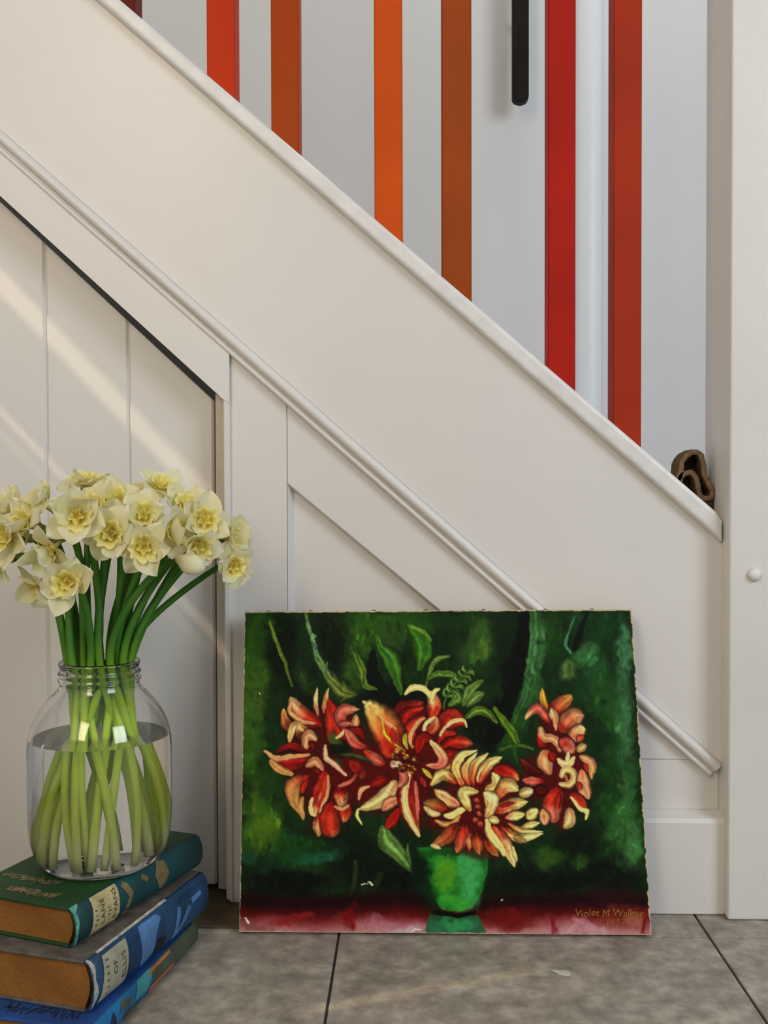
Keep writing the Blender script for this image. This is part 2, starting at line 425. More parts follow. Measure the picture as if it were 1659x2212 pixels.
def felt(name):
    th = .0036; N = len(pp); bm = bmesh.new()
    tan = np.gradient(pp, axis=0); tan /= np.linalg.norm(tan, axis=1)[:, None]; nor = np.stack([-tan[:, 1], tan[:, 0]], 1)
    rows = []
    prng = random.Random(4)
    for j, (dy, sc) in enumerate(((0, 1.), (.008, 1.01), (.024, 1.01), (.040, .98))):
        c = pp.mean(0); row = []
        for i in range(N):
            q = c + (pp[i]-c)*sc
            for s in (-1, 1):
                w = q + nor[i]*th*s*(1 if j else .9) + np.array([prng.uniform(-.0005, .0005), prng.uniform(-.0005, .0005)])
                xx = min(w[0], X_NEW-.0008); row.append(bm.verts.new((xx, yfe+dy, max(w[1], cap_top.z(min(xx, X_NEW-.010))+.0006))))
        rows.append(row)
    for a, b in zip(rows[:-1], rows[1:]):
        for i in range(N-1):
            bm.faces.new((a[2*i], a[2*i+2], b[2*i+2], b[2*i])); bm.faces.new((a[2*i+1], b[2*i+1], b[2*i+3], a[2*i+3]))
    for i in range(N-1):
        f = bm.faces.new((rows[0][2*i], rows[0][2*i+1], rows[0][2*i+3], rows[0][2*i+2])); f.material_index = 1
        bm.faces.new((rows[-1][2*i], rows[-1][2*i+2], rows[-1][2*i+3], rows[-1][2*i+1]))
    ol = [fp(*q) for q in ((600, 900), (612, 760), (650, 640), (668, 520), (735, 440), (815, 412), (880, 440), (912, 540), (925, 660), (975, 780), (1015, 860), (1005, 960))]
    bm.faces.new([bm.verts.new((min(x, X_NEW-.001), yfe+.030, max(z, cap_top.z(min(x, X_NEW-.010))+.0006))) for x, z in ol])
    lo = [fp(*q) for q in ((760, 860), (860, 918), (940, 958), (1008, 935), (1030, 985), (1028, 1060))]
    lo = [(min(x, X_NEW-.0008), max(z, cap_top.z(min(x, X_NEW-.010))+.0006)) for x, z in lo] + [(X_NEW-.0012, cap_top.z(X_NEW-.010)+.0006)]
    slab_bm(lo, yfe+.003, yfe+.034, 0, bm=bm)
    o = from_bm(name, bm, FELT, smooth=True); o.data.materials.append(FELTE)
    return o
o = felt('felt_cloth'); tag(o, 'folded brown felt cloth tucked between the stair capping and the newel post', 'cloth')
# ================================================================ BOOKS
PAGES = mat('ochre_page_edges', (.34, .145, .018), .8, .55, 14, .6, 220, col2=(.21, .075, .008))
def cloth(name, c, var=.40, sc=30, k=.86): return mat(name, alb(c, k), .62, var, sc, .5, 300)
class Book:
    """local frame: origin = near spine corner on the underside, q along the spine away from the viewer, w away from the spine"""
    def __init__(s, name, label, near, far, z0, T, Wd, bulge, cm, sm, hinge=.004):
        s.near, s.z0, s.T, s.Wd, s.bulge = Vector((near[0], near[1])), z0, T, Wd, bulge
        d = Vector((far[0]-near[0], far[1]-near[1])); s.L = d.length; s.q = d.normalized(); s.n = Vector((s.q.y, -s.q.x))   # n: outwards from the spine
        s.root = empty(name, (near[0], near[1], z0)); tag(s.root, label, 'book', 'old hardback books in the stack')
        b = .0032; s.b = b
        # boards
        for zz, nm in ((T-b, 'front_board'), (0, 'back_board')):
            bm = box_bm(-Wd, -.003, 0, s.L, zz, zz+b, .0011, 2); s.place(from_bm(nm, bm, cm))
        # page block, concave fore edge, rounded back
        prof = [(-.0045+s.bulge*.55*math.sin(math.pi*k/8), b+(T-2*b)*k/8) for k in range(9)] + \
               [(-Wd+.006+.004*math.sin(math.pi*k/6), T-b-(T-2*b)*k/6) for k in range(7)]
        bm = bmesh.new(); rows = [[bm.verts.new((x, y, z)) for x, z in prof] for y in (.0035, s.L-.0035)]
        for i in range(len(prof)):
            j = (i+1) % len(prof); bm.faces.new((rows[0][i], rows[0][j], rows[1][j], rows[1][i]))
        bm.faces.new(rows[0]); bm.faces.new(rows[1][::-1])
        s.place(from_bm('page_block', bm, PAGES))
        # rounded cloth spine shell with thickness and slightly frayed ends
        bm = bmesh.new(); N = 14; Q = 10; rng = random.Random(int(T*1e5)); g = []
        for off in (0, -.0016):
            sh = []
            for i in range(N+1):
                row = []
                for j in range(Q+1):
                    e = (rng.uniform(-.0008, .0012) if j in (0, Q) else 0)
                    row.append(bm.verts.new(s.loc(i/N, s.L*j/Q + e, off)))
                sh.append(row)
            g.append(sh)
        for k in (0, 1):
            for i in range(N):
                for j in range(Q): bm.faces.new((g[k][i][j], g[k][i+1][j], g[k][i+1][j+1], g[k][i][j+1]))
        for i in range(N):
            for j in (0, Q): bm.faces.new((g[0][i][j], g[1][i][j], g[1][i+1][j], g[0][i+1][j]))
        for j in range(Q):
            for i in (0, N): bm.faces.new((g[0][i][j], g[0][i][j+1], g[1][i][j+1], g[1][i][j]))
        s.spine = s.place(from_bm('spine', bm, sm, smooth=True))
    def loc(s, p, q, off=0):
        """point on the spine: p 0 (top) .. 1 (bottom) across the thickness, q metres from the near end"""
        a = math.pi*p; x = s.bulge*math.sin(a)**.75 - .003; z = s.T/2 + s.T/2*math.cos(math.pi*(p*.86+.07))/math.cos(math.pi*.07)
        nx, nz = math.sin(a)*.9+.1, math.cos(a)*.6
        l = math.hypot(nx, nz)
        return Vector((x + off*nx/l, q, z + off*nz/l))
    def place(s, o):
        o.parent = s.root
        o.matrix_local = Matrix(((s.n.x, s.q.x, 0, 0), (s.n.y, s.q.y, 0, 0), (0, 0, 1, 0), (0, 0, 0, 1)))
        return o
    def sub(s, o, parent):
        o.parent = parent; return o
    def patch(s, name, poly, m, off=.0004, parent=None, div=10):
        """flat-printed or pasted patch: polygon of (p, q) draped on the spine"""
        bm = bmesh.new(); vs = [bm.verts.new((p, q/ .25, 0)) for p, q in poly]; bm.faces.new(vs)
        for k in range(1, div):
            bmesh.ops.bisect_plane(bm, geom=bm.verts[:]+bm.edges[:]+bm.faces[:], plane_co=(k/div, 0, 0), plane_no=(1, 0, 0))
        for v in bm.verts: v.co = s.loc(v.co.x, v.co.y*.25, off)
        return s.sub(from_bm(name, bm, m), parent or s.spine)
    def text(s, body, p, q, size, m, parent=None, off=.0008, spacing=1.05):
        """lettering across the spine, head of the book at the near end"""
        me = text_mesh(body, size, 0, spacing)
        arc = s.T + s.bulge*.7
        for v in me.vertices:
            x, y = v.co.x, v.co.y
            v.co = s.loc(p - x/arc, q - y, off)
        return s.sub(link('lettering', me, m), parent or s.spine)
    def title(s, body, w, q, size, m, name='title', shear=0):
        me = text_mesh(body, size, shear, 1.0)
        for v in me.vertices: v.co = Vector((-w - v.co.x, q - v.co.y, s.T+.0004))
        bd = [c for c in s.root.children if c.name.startswith('front_board')][0]
        return s.sub(link(name, me, m), bd)
def _marks(s, w0, w1, q, h, n, m, seed):
    # worn remains of a stamped title on the front board: broken strokes, no longer readable
    r = random.Random(seed); bm = bmesh.new(); z = s.T+.0004
    for k in range(n*2):
        w = w0 + (w1-w0)*(k+.5)/(n*2); a = r.uniform(-.35, .5); hh = h*r.uniform(.25, .5); t = .0011*r.uniform(.6, 1.3); c = q + r.uniform(-.25, .25)*h
        dx, dy = math.sin(a), math.cos(a)
        bm.faces.new([bm.verts.new((-w + sx*t*dy + sy*hh*dx, c + sy*hh*dy - sx*t*dx, z)) for sx, sy in ((-1, -1), (1, -1), (1, 1), (-1, 1))])
        if r.random() < .55:
            c2 = q + r.choice((-.4, 0, .4))*h; l = .0035
            bm.faces.new([bm.verts.new((-w + sx*l, c2 + sy*t, z+.0001)) for sx, sy in ((-1, -1), (1, -1), (1, 1), (-1, 1))])
    bd = [c for c in s.root.children if c.name.startswith('front_board')][0]
    return s.sub(from_bm('worn_title', bm, m), bd)
def _smudges(s, q, p0, p1, n, m, parent, seed):
    r = random.Random(seed); bm = bmesh.new()
    for k in range(n):
        p = p0 + (p1-p0)*(k+.5)/n; dp = .016; h = r.uniform(.0014, .0026); o = r.uniform(-.001, .001)
        bm.faces.new([bm.verts.new(s.loc(p+sp*dp*r.uniform(.5, 1), q+o+sq*h, .0010)) for sp, sq in ((-1, -1), (1, -1), (1, 1), (-1, 1))])
    return s.sub(from_bm('worn_lettering', bm, m), parent)
Book.marks = _marks; Book.smudges = _smudges
zb1, zb2, zb3 = .0265, .0785, .1195
GILT = mat('faded_gilt', (.26, .20, .085), .5, .4, 120)
INK = mat('dark_ink', (.06, .055, .035), .7)
def zz(u, v, z): p = Z(u, v, z); return (p.x, p.y)
bk1 = Book('book', 'bright blue and teal old book at the bottom of the stack', zz(196, 2222, zb1), zz(420, 1992, zb1), .0004, zb1-.0008, .155, .0075,
           cloth('blue_cloth', (22, 70, 138)), cloth('teal_blue_cloth', (20, 104, 156)))
GREYG = cloth('grey_green_print', (74, 84, 66)); TEAL = cloth('teal_print', (62, 146, 146)); ORNG = cloth('orange_print', (186, 108, 62)); NAVY = cloth('navy_print', (14, 34, 66))
bk1.patch('printed_band', [(.04, .150), (.10, .118), (.45, .130), (.80, .105), (.96, .130), (.96, bk1.L-.001), (.04, bk1.L-.001)], GREYG)
bk1.patch('printed_shape', [(.05, .098), (.50, .082), (.55, .112), (.30, .125), (.05, .128)], TEAL, .0006)
bk1.patch('printed_shape', [(.55, .060), (.75, .058), (.80, .095), (.62, .100)], GREYG, .0006)
bk1.patch('printed_stroke', [(.10, .128), (.22, .120), (.20, .175), (.10, .178)], ORNG, .0007)
bk1.patch('printed_stroke', [(.55, .118), (.72, .112), (.70, .178), (.58, .182)], ORNG, .0007)
bk1.patch('printed_stroke', [(.20, .040), (.45, .030), (.85, .036), (.85, .046), (.45, .042)], NAVY, .0006)
bk1.patch('printed_stroke', [(.15, .060), (.40, .050), (.44, .072), (.30, .080)], GREYG, .0006)
bk1.marks(.022, .105, .020, .018, 9, NAVY, 3)
bk2 = Book('book', 'thick blue book with grey label, in the middle of the stack', zz(186, 2077, zb2), zz(437, 1882, zb2), zb1, zb2-zb1-.0004, .150, .0115,
           cloth('worn_grey_cloth', (98, 92, 84), .5, 60), cloth('blue_spine_cloth', (26, 70, 104)))
WORN = mat('worn_white_edge', (.62, .58, .52), .9, .5, 120, .6, 200)
LAB2 = mat('grey_paper_label', alb((150, 148, 124), .7), .8, .3, 60)
PERI = cloth('pale_blue_print', (82, 126, 176)); DBLU = cloth('deep_blue_print', (18, 56, 98)); BLK = cloth('blackish_print', (10, 22, 30))
bk2.patch('worn_edge', [(.02, .0002), (.98, .0002), (.98, .008), (.80, .005), (.60, .009), (.40, .004), (.20, .007), (.02, .004)], WORN, .0006)
bk2.patch('worn_edge', [(.0, .02), (.05, .02), (.06, .16), (.0, .16)], WORN, .0006)
lb = bk2.patch('spine_label', [(.14, .022), (.86, .012), (.88, .062), (.14, .066)], LAB2, .0006)
bk2.text('ELLIS', .50, .056, .0105, INK, lb, .0010); bk2.text('OF', .44, .040, .0095, INK, lb, .0010); bk2.smudges(.026, .20, .80, 6, INK, lb, 2)
bk2.patch('printed_band', [(.10, .070), (.92, .066), (.92, .086), (.10, .088)], DBLU)
bk2.patch('printed_shape', [(.12, .092), (.30, .090), (.80, .092), (.88, .096), (.70, .118), (.45, .122), (.25, .136), (.14, .128)], PERI, .0006)
bk2.patch('printed_shape', [(.55, .126), (.78, .118), (.80, .140), (.62, .146)], BLK, .0006)
bk2.patch('printed_stroke', [(.30, .172), (.36, .180), (.84, .168), (.82, .160)], PERI, .0006)
bk2.patch('printed_stroke', [(.40, .196), (.48, .204), (.84, .170), (.80, .164)], PERI, .0006)
bk2.patch('printed_stroke', [(.34, .204), (.44, .206), (.40, .230), (.32, .228)], PERI, .0006)
bk2.patch('printed_shape', [(.16, .186), (.26, .176), (.30, .214), (.20, .236)], DBLU, .0006)
bk3 = Book('book', 'dark green book with faded gilt title on top of the stack', zz(150, 1963, zb3), zz(426, 1801, zb3), zb2, zb3-zb2-.0004, .140, .0105,
           cloth('dark_green_cloth', (18, 70, 22), .5, 14), cloth('dark_teal_cloth', (10, 72, 76), .62, 9))
LAB3 = mat('cream_paper_label', alb((176, 162, 116), .7), .8, .35, 70)
FRAY = mat('frayed_teal_edge', alb((96, 168, 154), .7), .9, .6, 120, .6, 200)
bk3.patch('worn_edge', [(.02, .0002), (.98, .0002), (.98, .012), (.82, .005), (.60, .004), (.40, .006), (.20, .005), (.02, .014)], FRAY, .0006)
lb = bk3.patch('spine_label', [(.06, .030), (.90, .026), (.92, .032), (.88, .070), (.70, .074), (.40, .073), (.06, .074)], LAB3, .0006)
bk3.text('EVANS', .44, .066, .0095, INK, lb, .0010); bk3.smudges(.0555, .42, .62, 3, INK, lb, 4); bk3.text('LANE', .46, .045, .0095, INK, lb, .0010); bk3.smudges(.034, .34, .70, 4, INK, lb, 7)
for pl in ([(.10, .084), (.22, .080), (.50, .090), (.70, .084), (.72, .092), (.45, .098), (.20, .090)], [(.20, .118), (.30, .115), (.42, .124), (.34, .128)],
           [(.10, .150), (.40, .140), (.74, .150), (.80, .158), (.50, .168), (.20, .162)], [(.74, .082), (.90, .080), (.90, .092), (.78, .094)]):
    bk3.patch('gilt_ornament', pl, GILT, .0006)
bk3.marks(.055, .128, .050, .012, 11, GILT, 5); bk3.marks(.034, .098, .022, .013, 9, GILT, 6)

# ================================================================ GLASS JAR, WATER
def glass_mat(name, ior, col, rough=0.):
    m = bpy.data.materials.new(name); m.use_nodes = True; nt = m.node_tree
    b = nt.nodes['Principled BSDF']; b.inputs['Base Color'].default_value = (*col, 1); b.inputs['Roughness'].default_value = rough
    b.inputs['Transmission Weight'].default_value = 1; b.inputs['IOR'].default_value = ior
    return m
GLASS = glass_mat('clear_glass', 1.47, (1, 1, 1)); WATER = glass_mat('water', 1.333, (.99, 1, .98))
J0 = Z(219, 1862, zb3); JZ = zb3 + .0002
outer = [(0, .0035), (.040, .0030), (.047, .0008), (.053, .0), (.060, .0015), (.068, .0075), (.0745, .018), (.0785, .034), (.0800, .055), (.0803, .100), (.0800, .136),
         (.0785, .150), (.0745, .163), (.0680, .176), (.0600, .187), (.0520, .195), (.0465, .2005), (.0445, .2050), (.0445, .2085),
         (.0462, .2100), (.0462, .2125), (.0442, .2140), (.0442, .2160), (.0460, .2175), (.0460, .2200), (.0442, .2215), (.0440, .2260), (.0455, .2285), (.0452, .2310), (.0430, .2322)]
inner = [(.0412, .2310), (.0408, .2100), (.0418, .2030), (.0450, .1975), (.0505, .1915), (.0580, .1838), (.0655, .1735), (.0715, .1615), (.0752, .1490), (.0768, .1360), (.0770, .100),
         (.0766, .055), (.0750, .036), (.0705, .0215), (.0640, .0125), (.0560, .0075), (.040, .0070), (0, .0075)]
jar = from_bm('glass_jar', lathe_bm(outer+inner, 96), GLASS, smooth=True)
jar.location = (J0.x, J0.y, JZ); tag(jar, 'large clear glass screw-neck jar standing on the green book, holding daffodils', 'jar')
WL = .1465
wp = [(r+.0006, z-.0006) for r, z in inner[::-1] if z < WL-.004]; wp[0] = (0, wp[0][1]); wp += [(.0765, WL), (.070, WL-.0005), (0, WL-.0006)]
wat = from_bm('water', lathe_bm(wp, 96), WATER, smooth=True); wat.location = jar.location
try: wat.data.set_sharp_from_angle(angle=math.radians(40))
except Exception: pass
tag(wat, 'clear water filling the glass jar to its shoulder', 'water')

# ================================================================ DAFFODILS
def petal_mat(name, stops, transl=.25, axis_len=1.):
    m = bpy.data.materials.new(name); m.use_nodes = True; nt = m.node_tree
    b = nt.nodes['Principled BSDF']; b.inputs['Roughness'].default_value = .6; b.inputs['Specular IOR Level'].default_value = .25
    at = nt.nodes.new('ShaderNodeAttribute'); at.attribute_name = 'shade'
    r = nt.nodes.new('ShaderNodeValToRGB'); e = r.color_ramp.elements
    e[0].position = stops[0][0]; e[0].color = (*stops[0][1], 1); e[1].position = stops[-1][0]; e[1].color = (*stops[-1][1], 1)
    for p, c in stops[1:-1]: k = e.new(p); k.color = (*c, 1)
    nt.links.new(at.outputs['Fac'], r.inputs['Fac']); nt.links.new(r.outputs['Color'], b.inputs['Base Color'])
    if transl > 0:
        t = nt.nodes.new('ShaderNodeBsdfTranslucent'); nt.links.new(r.outputs['Color'], t.inputs['Color'])
        mx = nt.nodes.new('ShaderNodeMixShader'); mx.inputs[0].default_value = transl
        nt.links.new(b.outputs[0], mx.inputs[1]); nt.links.new(t.outputs[0], mx.inputs[2])
        nt.links.new(mx.outputs[0], nt.nodes['Material Output'].inputs['Surface'])
    return m
PETAL = petal_mat('cream_petal', [(0, (.84, .74, .26)), (.3, (.88, .84, .50)), (1, (.90, .88, .64))], .35)
CORONA = petal_mat('yellow_corona', [(0, (.66, .46, .03)), (.4, (.86, .74, .14)), (1, (.90, .86, .40))], .3)
STEM = petal_mat('daffodil_stem', [(0, (.90, .92, .50)), (.10, (.74, .88, .14)), (.36, (.58, .84, .05)), (.47, (.16, .36, .02)), (.60, (.045, .16, .012)), (.96, (.04, .13, .012)), (1, (.17, .15, .03))], .0)  # natural pale base; underwater lime brightened to make up for light lost in glass
SPATHE = petal_mat('papery_spathe', [(0, (.16, .13, .03)), (1, (.30, .20, .07))], .3)
def set_shade(me, vals):
    a = me.attributes.new('shade', 'FLOAT', 'POINT'); a.data.foreach_set('value', vals)
def grid_mesh(name, P, shade, closed=False):
    nu, nv = len(P), len(P[0]); vs = [p for row in P for p in row]; fs = []
    for i in range(nu-1):
        for j in range(nv if closed else nv-1):
            j2 = (j+1) % nv; fs.append((i*nv+j, i*nv+j2, (i+1)*nv+j2, (i+1)*nv+j))
    me = bpy.data.meshes.new(name); me.from_pydata(vs, [], fs); set_shade(me, [s for row in shade for s in row])
    for p in me.polygons: p.use_smooth = True
    return me
def petal_mesh(seed):
    rg = random.Random(seed); NU, NV = 11, 7; L = .0290*rg.uniform(.88, 1.12); HW = .0138*rg.uniform(.88, 1.14)
    tw, cup, reflex = rg.uniform(-.7, .7), rg.uniform(.15, .6), rg.uniform(-.45, .5); ph = rg.uniform(0, 6)
    P, S = [], []
    for i in range(NU):
        t = i/(NU-1); w = HW*(math.sin(math.pi*min(1, t*.90+.10)**.92))**.75 if t < 1 else .0
        w = max(w, .0016 if t < .5 else .0004); row, sr = [], []
        for j in range(NV):
            s = j/(NV-1)*2-1
            x = .005 + L*t; y = s*w; z = cup*w*s*s*1.2 + L*(.30*t - reflex*t*t) + .0018*math.sin(ph+s*4+t*5)*min(1, t*2) + .0012*math.exp(-(s*4)**2)*(1-t)
            a = tw*t; y, z2 = y*math.cos(a)-(z-L*.2*t)*math.sin(a)*.5, z + y*math.sin(a)
            row.append((x, y, z2)); sr.append(t)
        P.append(row); S.append(sr)
    return grid_mesh('petal', P, S)
PM = [petal_mesh(k) for k in range(9)]
for m_ in PM: m_.materials.append(PETAL)
def corona_mesh(seed):
    rg = random.Random(seed); NU, NV = 12, 40; P, S = [], []; ph = rg.uniform(0, 6)
    for i in range(NU):
        t = i/(NU-1); row, sr = [], []
        for j in range(NV):
            a = 2*math.pi*j/NV
            if t < .75:
                u = t/.75; r = .0035 + .0090*u**.8; z = .001 + .0125*u; ruf = u*u
            else:
                u = (t-.75)/.25; r = .0125 + .0035*u; z = .0135 + .0014*u; ruf = 1+.6*u
            r += ruf*.0011*math.sin(8*a+ph+.8*math.sin(3*a)); z += ruf*.0014*math.sin(7*a+ph+1.2) + ruf*.0009*math.sin(13*a+ph*2)
            row.append((r*math.cos(a), r*math.sin(a), z)); sr.append(t)
        P.append(row); S.append(sr)
    me = grid_mesh('corona', P, S, True); me.materials.append(CORONA); return me
CM = [corona_mesh(k) for k in range(3)]
def frill_mesh(seed):                                         # inner ruffle of the double flowers
    rg = random.Random(seed); P, S = [], []; NU, NV = 6, 30; ph = rg.uniform(0, 6)
    for i in range(NU):
        t = i/(NU-1); row, sr = [], []
        for j in range(NV):
            a = 2*math.pi*j/NV; r = .0010 + .0058*t + .0018*t*math.sin(5*a+ph); z = .003 + .0095*t + .0020*t*math.sin(5*a+ph+2)
            row.append((r*math.cos(a), r*math.sin(a), z)); sr.append(.2+.7*t)
        P.append(row); S.append(sr)
    me = grid_mesh('inner_frill', P, S, True); me.materials.append(CORONA); return me
FM = [frill_mesh(k) for k in range(2)]
def spathe_mesh():
    P, S = [], []
    for i in range(8):
        t = i/7; row, sr = [], []
        for j in range(5):
            s = j/4*2-1; a = s*1.3*(1-t*.6); r = .0050 + .0015*math.sin(math.pi*t)
            row.append((r*math.cos(a), r*math.sin(a)*(1-t*.7), -.018 - .002 + .026*t)); sr.append(t)
        P.append(row); S.append(sr)
    me = grid_mesh('spathe', P, S); me.materials.append(SPATHE); return me
SM = spathe_mesh()
rg = random.Random(11)
AXJ = Vector((J0.x, J0.y, JZ)); NZ = JZ + .222
used = []; usedb = []
def pick(target, rmax, used, dmin, tries=160, jit=.022):
    best, bs = None, -1e9
    for _ in range(tries):
        p = Vector((target[0]+rg.gauss(0, jit), target[1]+rg.gauss(0, jit)))
        if p.length > rmax: continue
        dm = min([(p-q).length for q in used] + [.05]); sc = min(dm, dmin)*6 - (p-Vector(target)).length
        if sc > bs: best, bs = p, sc
    used.append(best); return best
def bez(p0, p1, p2, p3, n):
    return [p0*(1-t)**3 + p1*3*t*(1-t)**2 + p2*3*t*t*(1-t) + p3*t**3 for t in [k/n for k in range(n)]]
def stem_mesh(B, f, head_r=.0042):
    off = Vector((B.x-AXJ.x, B.y-AXJ.y)); d = off.normalized() if off.length > .005 else Vector((1, 0))
    k = min(1, off.length/.10)
    nk = pick(d*.030*k, .0350, used, .0100); ra = rg.choice((-1, 1))*rg.uniform(.9, 2.4); e = nk.normalized() if nk.length > .004 else d
    e = Vector((e.x*math.cos(ra)-e.y*math.sin(ra), e.x*math.sin(ra)+e.y*math.cos(ra))); bt = pick(e*rg.uniform(.034, .056), .0565, usedb, .012, jit=.010)
    N = Vector((AXJ.x+nk.x, AXJ.y+nk.y, NZ)); bz = JZ+.0125
    Bt = Vector((AXJ.x+bt.x, AXJ.y+bt.y, bz))
    up = (N-Bt).normalized(); hgt = max(.05, B.z-NZ)
    pts = bez(B, B - f*.030 + Vector((0, 0, -.012)), N + up*hgt*.45, N, 14) + [N + (Bt-N)*(i/14) for i in range(15)]
    # gentle bow under the water
    side = up.cross(Vector((0, 0, 1))); 
    n = len(pts); bow = rg.uniform(-.004, .004)
    out3 = Vector((bt.x, bt.y, 0)).normalized()*rg.uniform(.006, .016)
    for i in range(15, n): pts[i] = pts[i] + side*bow*math.sin(math.pi*(i-14)/14) + out3*math.sin(math.pi*((i-14)/14)**1.5)
    R = rg.uniform(.0038, .0049); rad = [head_r*.85 if i < 1 else R*(.80+.2*min(1, i/6)) for i in range(n)]
    bm = tube_bm(pts, rad, 10)
    me = bpy.data.meshes.new('stem'); bm.to_mesh(me); bm.free()
    seg = 10; L = n
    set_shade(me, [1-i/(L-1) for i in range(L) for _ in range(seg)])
    for p in me.polygons: p.use_smooth = True
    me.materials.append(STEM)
    return me, Bt
def basis(f, roll=0):
    f = Vector(f).normalized(); a = Vector((0, 0, 1)) if abs(f.z) < .9 else Vector((1, 0, 0)); x = a.cross(f).normalized(); y = f.cross(x)
    c, s = math.cos(roll), math.sin(roll); x, y = x*c + y*s, -x*s + y*c
    return Matrix(((x.x, y.x, f.x, 0), (x.y, y.y, f.y, 0), (x.z, y.z, f.z, 0), (0, 0, 0, 1)))
def tube_back_mesh():
    me = bpy.data.meshes.new('flower_tube')
    bm = lathe_bm([(0, .003), (.0052, .0028), (.0046, -.002), (.0034, -.010), (.0036, -.016), (.0052, -.020), (.0050, -.026), (.0036, -.030), (0, -.0305)], 12)
    bmesh.ops.recalc_face_normals(bm, faces=bm.faces[:]); bm.to_mesh(me); 
    set_shade(me, [max(0, min(1, (v.co.z+.030)/.033)) for v in bm.verts]); bm.free()
    for p in me.polygons: p.use_smooth = True
    me.materials.append(petal_mat('flower_tube', [(0, (.12, .22, .03)), (.45, (.20, .28, .05)), (.75, (.58, .52, .16)), (1, (.75, .66, .26))], 0))
    return me
TM = tube_back_mesh()
GEN = 'cream daffodil with yellow ruffled cup among the crowded flower heads in the jar'
FL = [(168, 1116, -.205, (.12, -1, .12), 1.12, 'large open cream daffodil facing forward, highest of the front blooms'),
      (148, 1258, -.225, (.10, -1, -.08), .95, 'square-faced cream daffodil hanging below the others in front of the stems'),
      (240, 1154, -.195, (.05, -1, .10), 1.0, 'pale daffodil with wide yellow cup in the centre of the bouquet front'),
      (312, 1182, -.20, (.20, -1, .02), 1.0, 'cup-shaped pale daffodil opening above the leaning stems'),
      (368, 1150, -.165, (.75, -.6, .15), .95, 'side-facing daffodil showing a deep yellow cup'),
      (438, 1128, -.15, (.35, -.9, .2), 1.0, 'frilly forward-facing daffodil between the up-tilted bloom and the arched-stem one'),
      (499, 1222, -.14, (.45, -.9, -.1), .85, 'small daffodil on a long arched stem beside the cupboard door frame'),
      (345, 1056, -.10, (.45, -.45, .75), .85, 'daffodil tilted upward at the top of the bouquet, back of its cup green'),
      (185, 1052, -.12, (.05, -.35, .93), .95, 'skyward daffodil rising right behind the largest forward-facing bloom'), (100, 1090, -.15, (-.5, -.55, .6), .95, GEN), (35, 1102, -.14, (-.6, -.5, .5), 1., GEN),
      (24, 1160, -.18, (-.5, -.85, .1), 1.05, GEN), (0, 1212, -.17, (-.8, -.5, -.2), .9, 'daffodil on a stem arched outward away from the painting'), (245, 1090, -.13, (.2, -.6, .7), 1.05, GEN),
      (292, 1082, -.10, (.3, -.6, .7), .95, GEN), (112, 1185, -.19, (-.35, -.65, -.5), .95, 'nodding daffodil whose yellow cup points down to the jar'),
      (84, 1262, -.165, (-.5, -.6, -.45), .8, 'drooping daffodil half hidden behind the lowest bloom'), (492, 1160, -.115, (.8, -.5, .15), .85, 'sideways daffodil directly above the small arched-stem bloom'),
      (400, 1100, -.10, (.4, -.6, .6), .95, GEN), (310, 1118, -.15, (.2, -.9, .4), .95, GEN), (62, 1134, -.17, (-.45, -.85, .25), 1., GEN),
      (205, 1104, -.16, (-.1, -.8, .5), 1., GEN), (425, 1176, -.17, (.35, -.85, -.25), .9, 'slightly nodding daffodil just above the closed bud')]
for i, (u, v, y, f, sc, lab) in enumerate(FL):
    Fp = W(u, v, y); f = Vector(f).normalized(); M = Matrix.Translation(Fp) @ basis(f, rg.uniform(0, 6)) @ Matrix.Scale(sc, 4)
    me, Bt = stem_mesh(Fp - f*.029*sc, f)
    rt = empty('daffodil', Bt); tag(rt, lab, 'flower', 'daffodils in the glass jar')
    attach(link('stem', me), rt)
    def part(name, mesh, L):
        o = bpy.data.objects.new(name, mesh); C.objects.link(o); o.parent = rt
        o.matrix_parent_inverse = Matrix.Translation(-Vector(rt.location)); o.matrix_basis = M @ L
    part('flower_tube', TM, Matrix.Identity(4)); part('corona', CM[i % 3], Matrix.Rotation(rg.uniform(0, 6), 4, 'Z')); part('inner_frill', FM[i % 2], Matrix.Rotation(rg.uniform(0, 6), 4, 'Z'))
    for k in range(6):
        part('petal', PM[rg.randrange(9)], Matrix.Translation((0, 0, .0012*(k % 2))) @ Matrix.Rotation(k*math.pi/3 + rg.uniform(-.12, .12), 4, 'Z') @
             Matrix.Rotation(rg.uniform(-.75, .35), 4, 'Y') @ Matrix.Scale(rg.uniform(.88, 1.12), 4))
    part('spathe', SM, Matrix.Rotation(rg.uniform(0, 6), 4, 'Z'))
# one closed bud
u, v, y = 408, 1216, -.185
Fp = W(u, v, y); f = Vector((.75, -.55, -.2)).normalized()
me, Bt = stem_mesh(Fp - f*.020, f)
rt = empty('daffodil', Bt); tag(rt, 'plump closed cream daffodil bud below the open flowers', 'flower', 'daffodils in the glass jar')
attach(link('stem', me), rt)
bm = lathe_bm([(0, -.020), (.004, -.019), (.0065, -.012), (.0105, -.003), (.0120, .006), (.0100, .015), (.0055, .021), (0, .0235)], 18)
for vv in bm.verts:
    a = math.atan2(vv.co.y, vv.co.x); k = 1 + .07*math.cos(3*a + vv.co.z*60); vv.co.x *= k; vv.co.y *= k
o = from_bm('bud', bm, PETAL, smooth=True); set_shade(o.data, [.3+.7*max(0, min(1, (v_.co.z+.01)/.03)) for v_ in o.data.vertices])
o.parent = rt; o.matrix_parent_inverse = Matrix.Translation(-Vector(rt.location)); o.matrix_basis = Matrix.Translation(Fp) @ basis(f)
o = bpy.data.objects.new('spathe', SM); C.objects.link(o); o.parent = rt; o.matrix_parent_inverse = Matrix.Translation(-Vector(rt.location)); o.matrix_basis = Matrix.Translation(Fp+f*.004) @ basis(f) @ Matrix.Scale(1.3, 4)

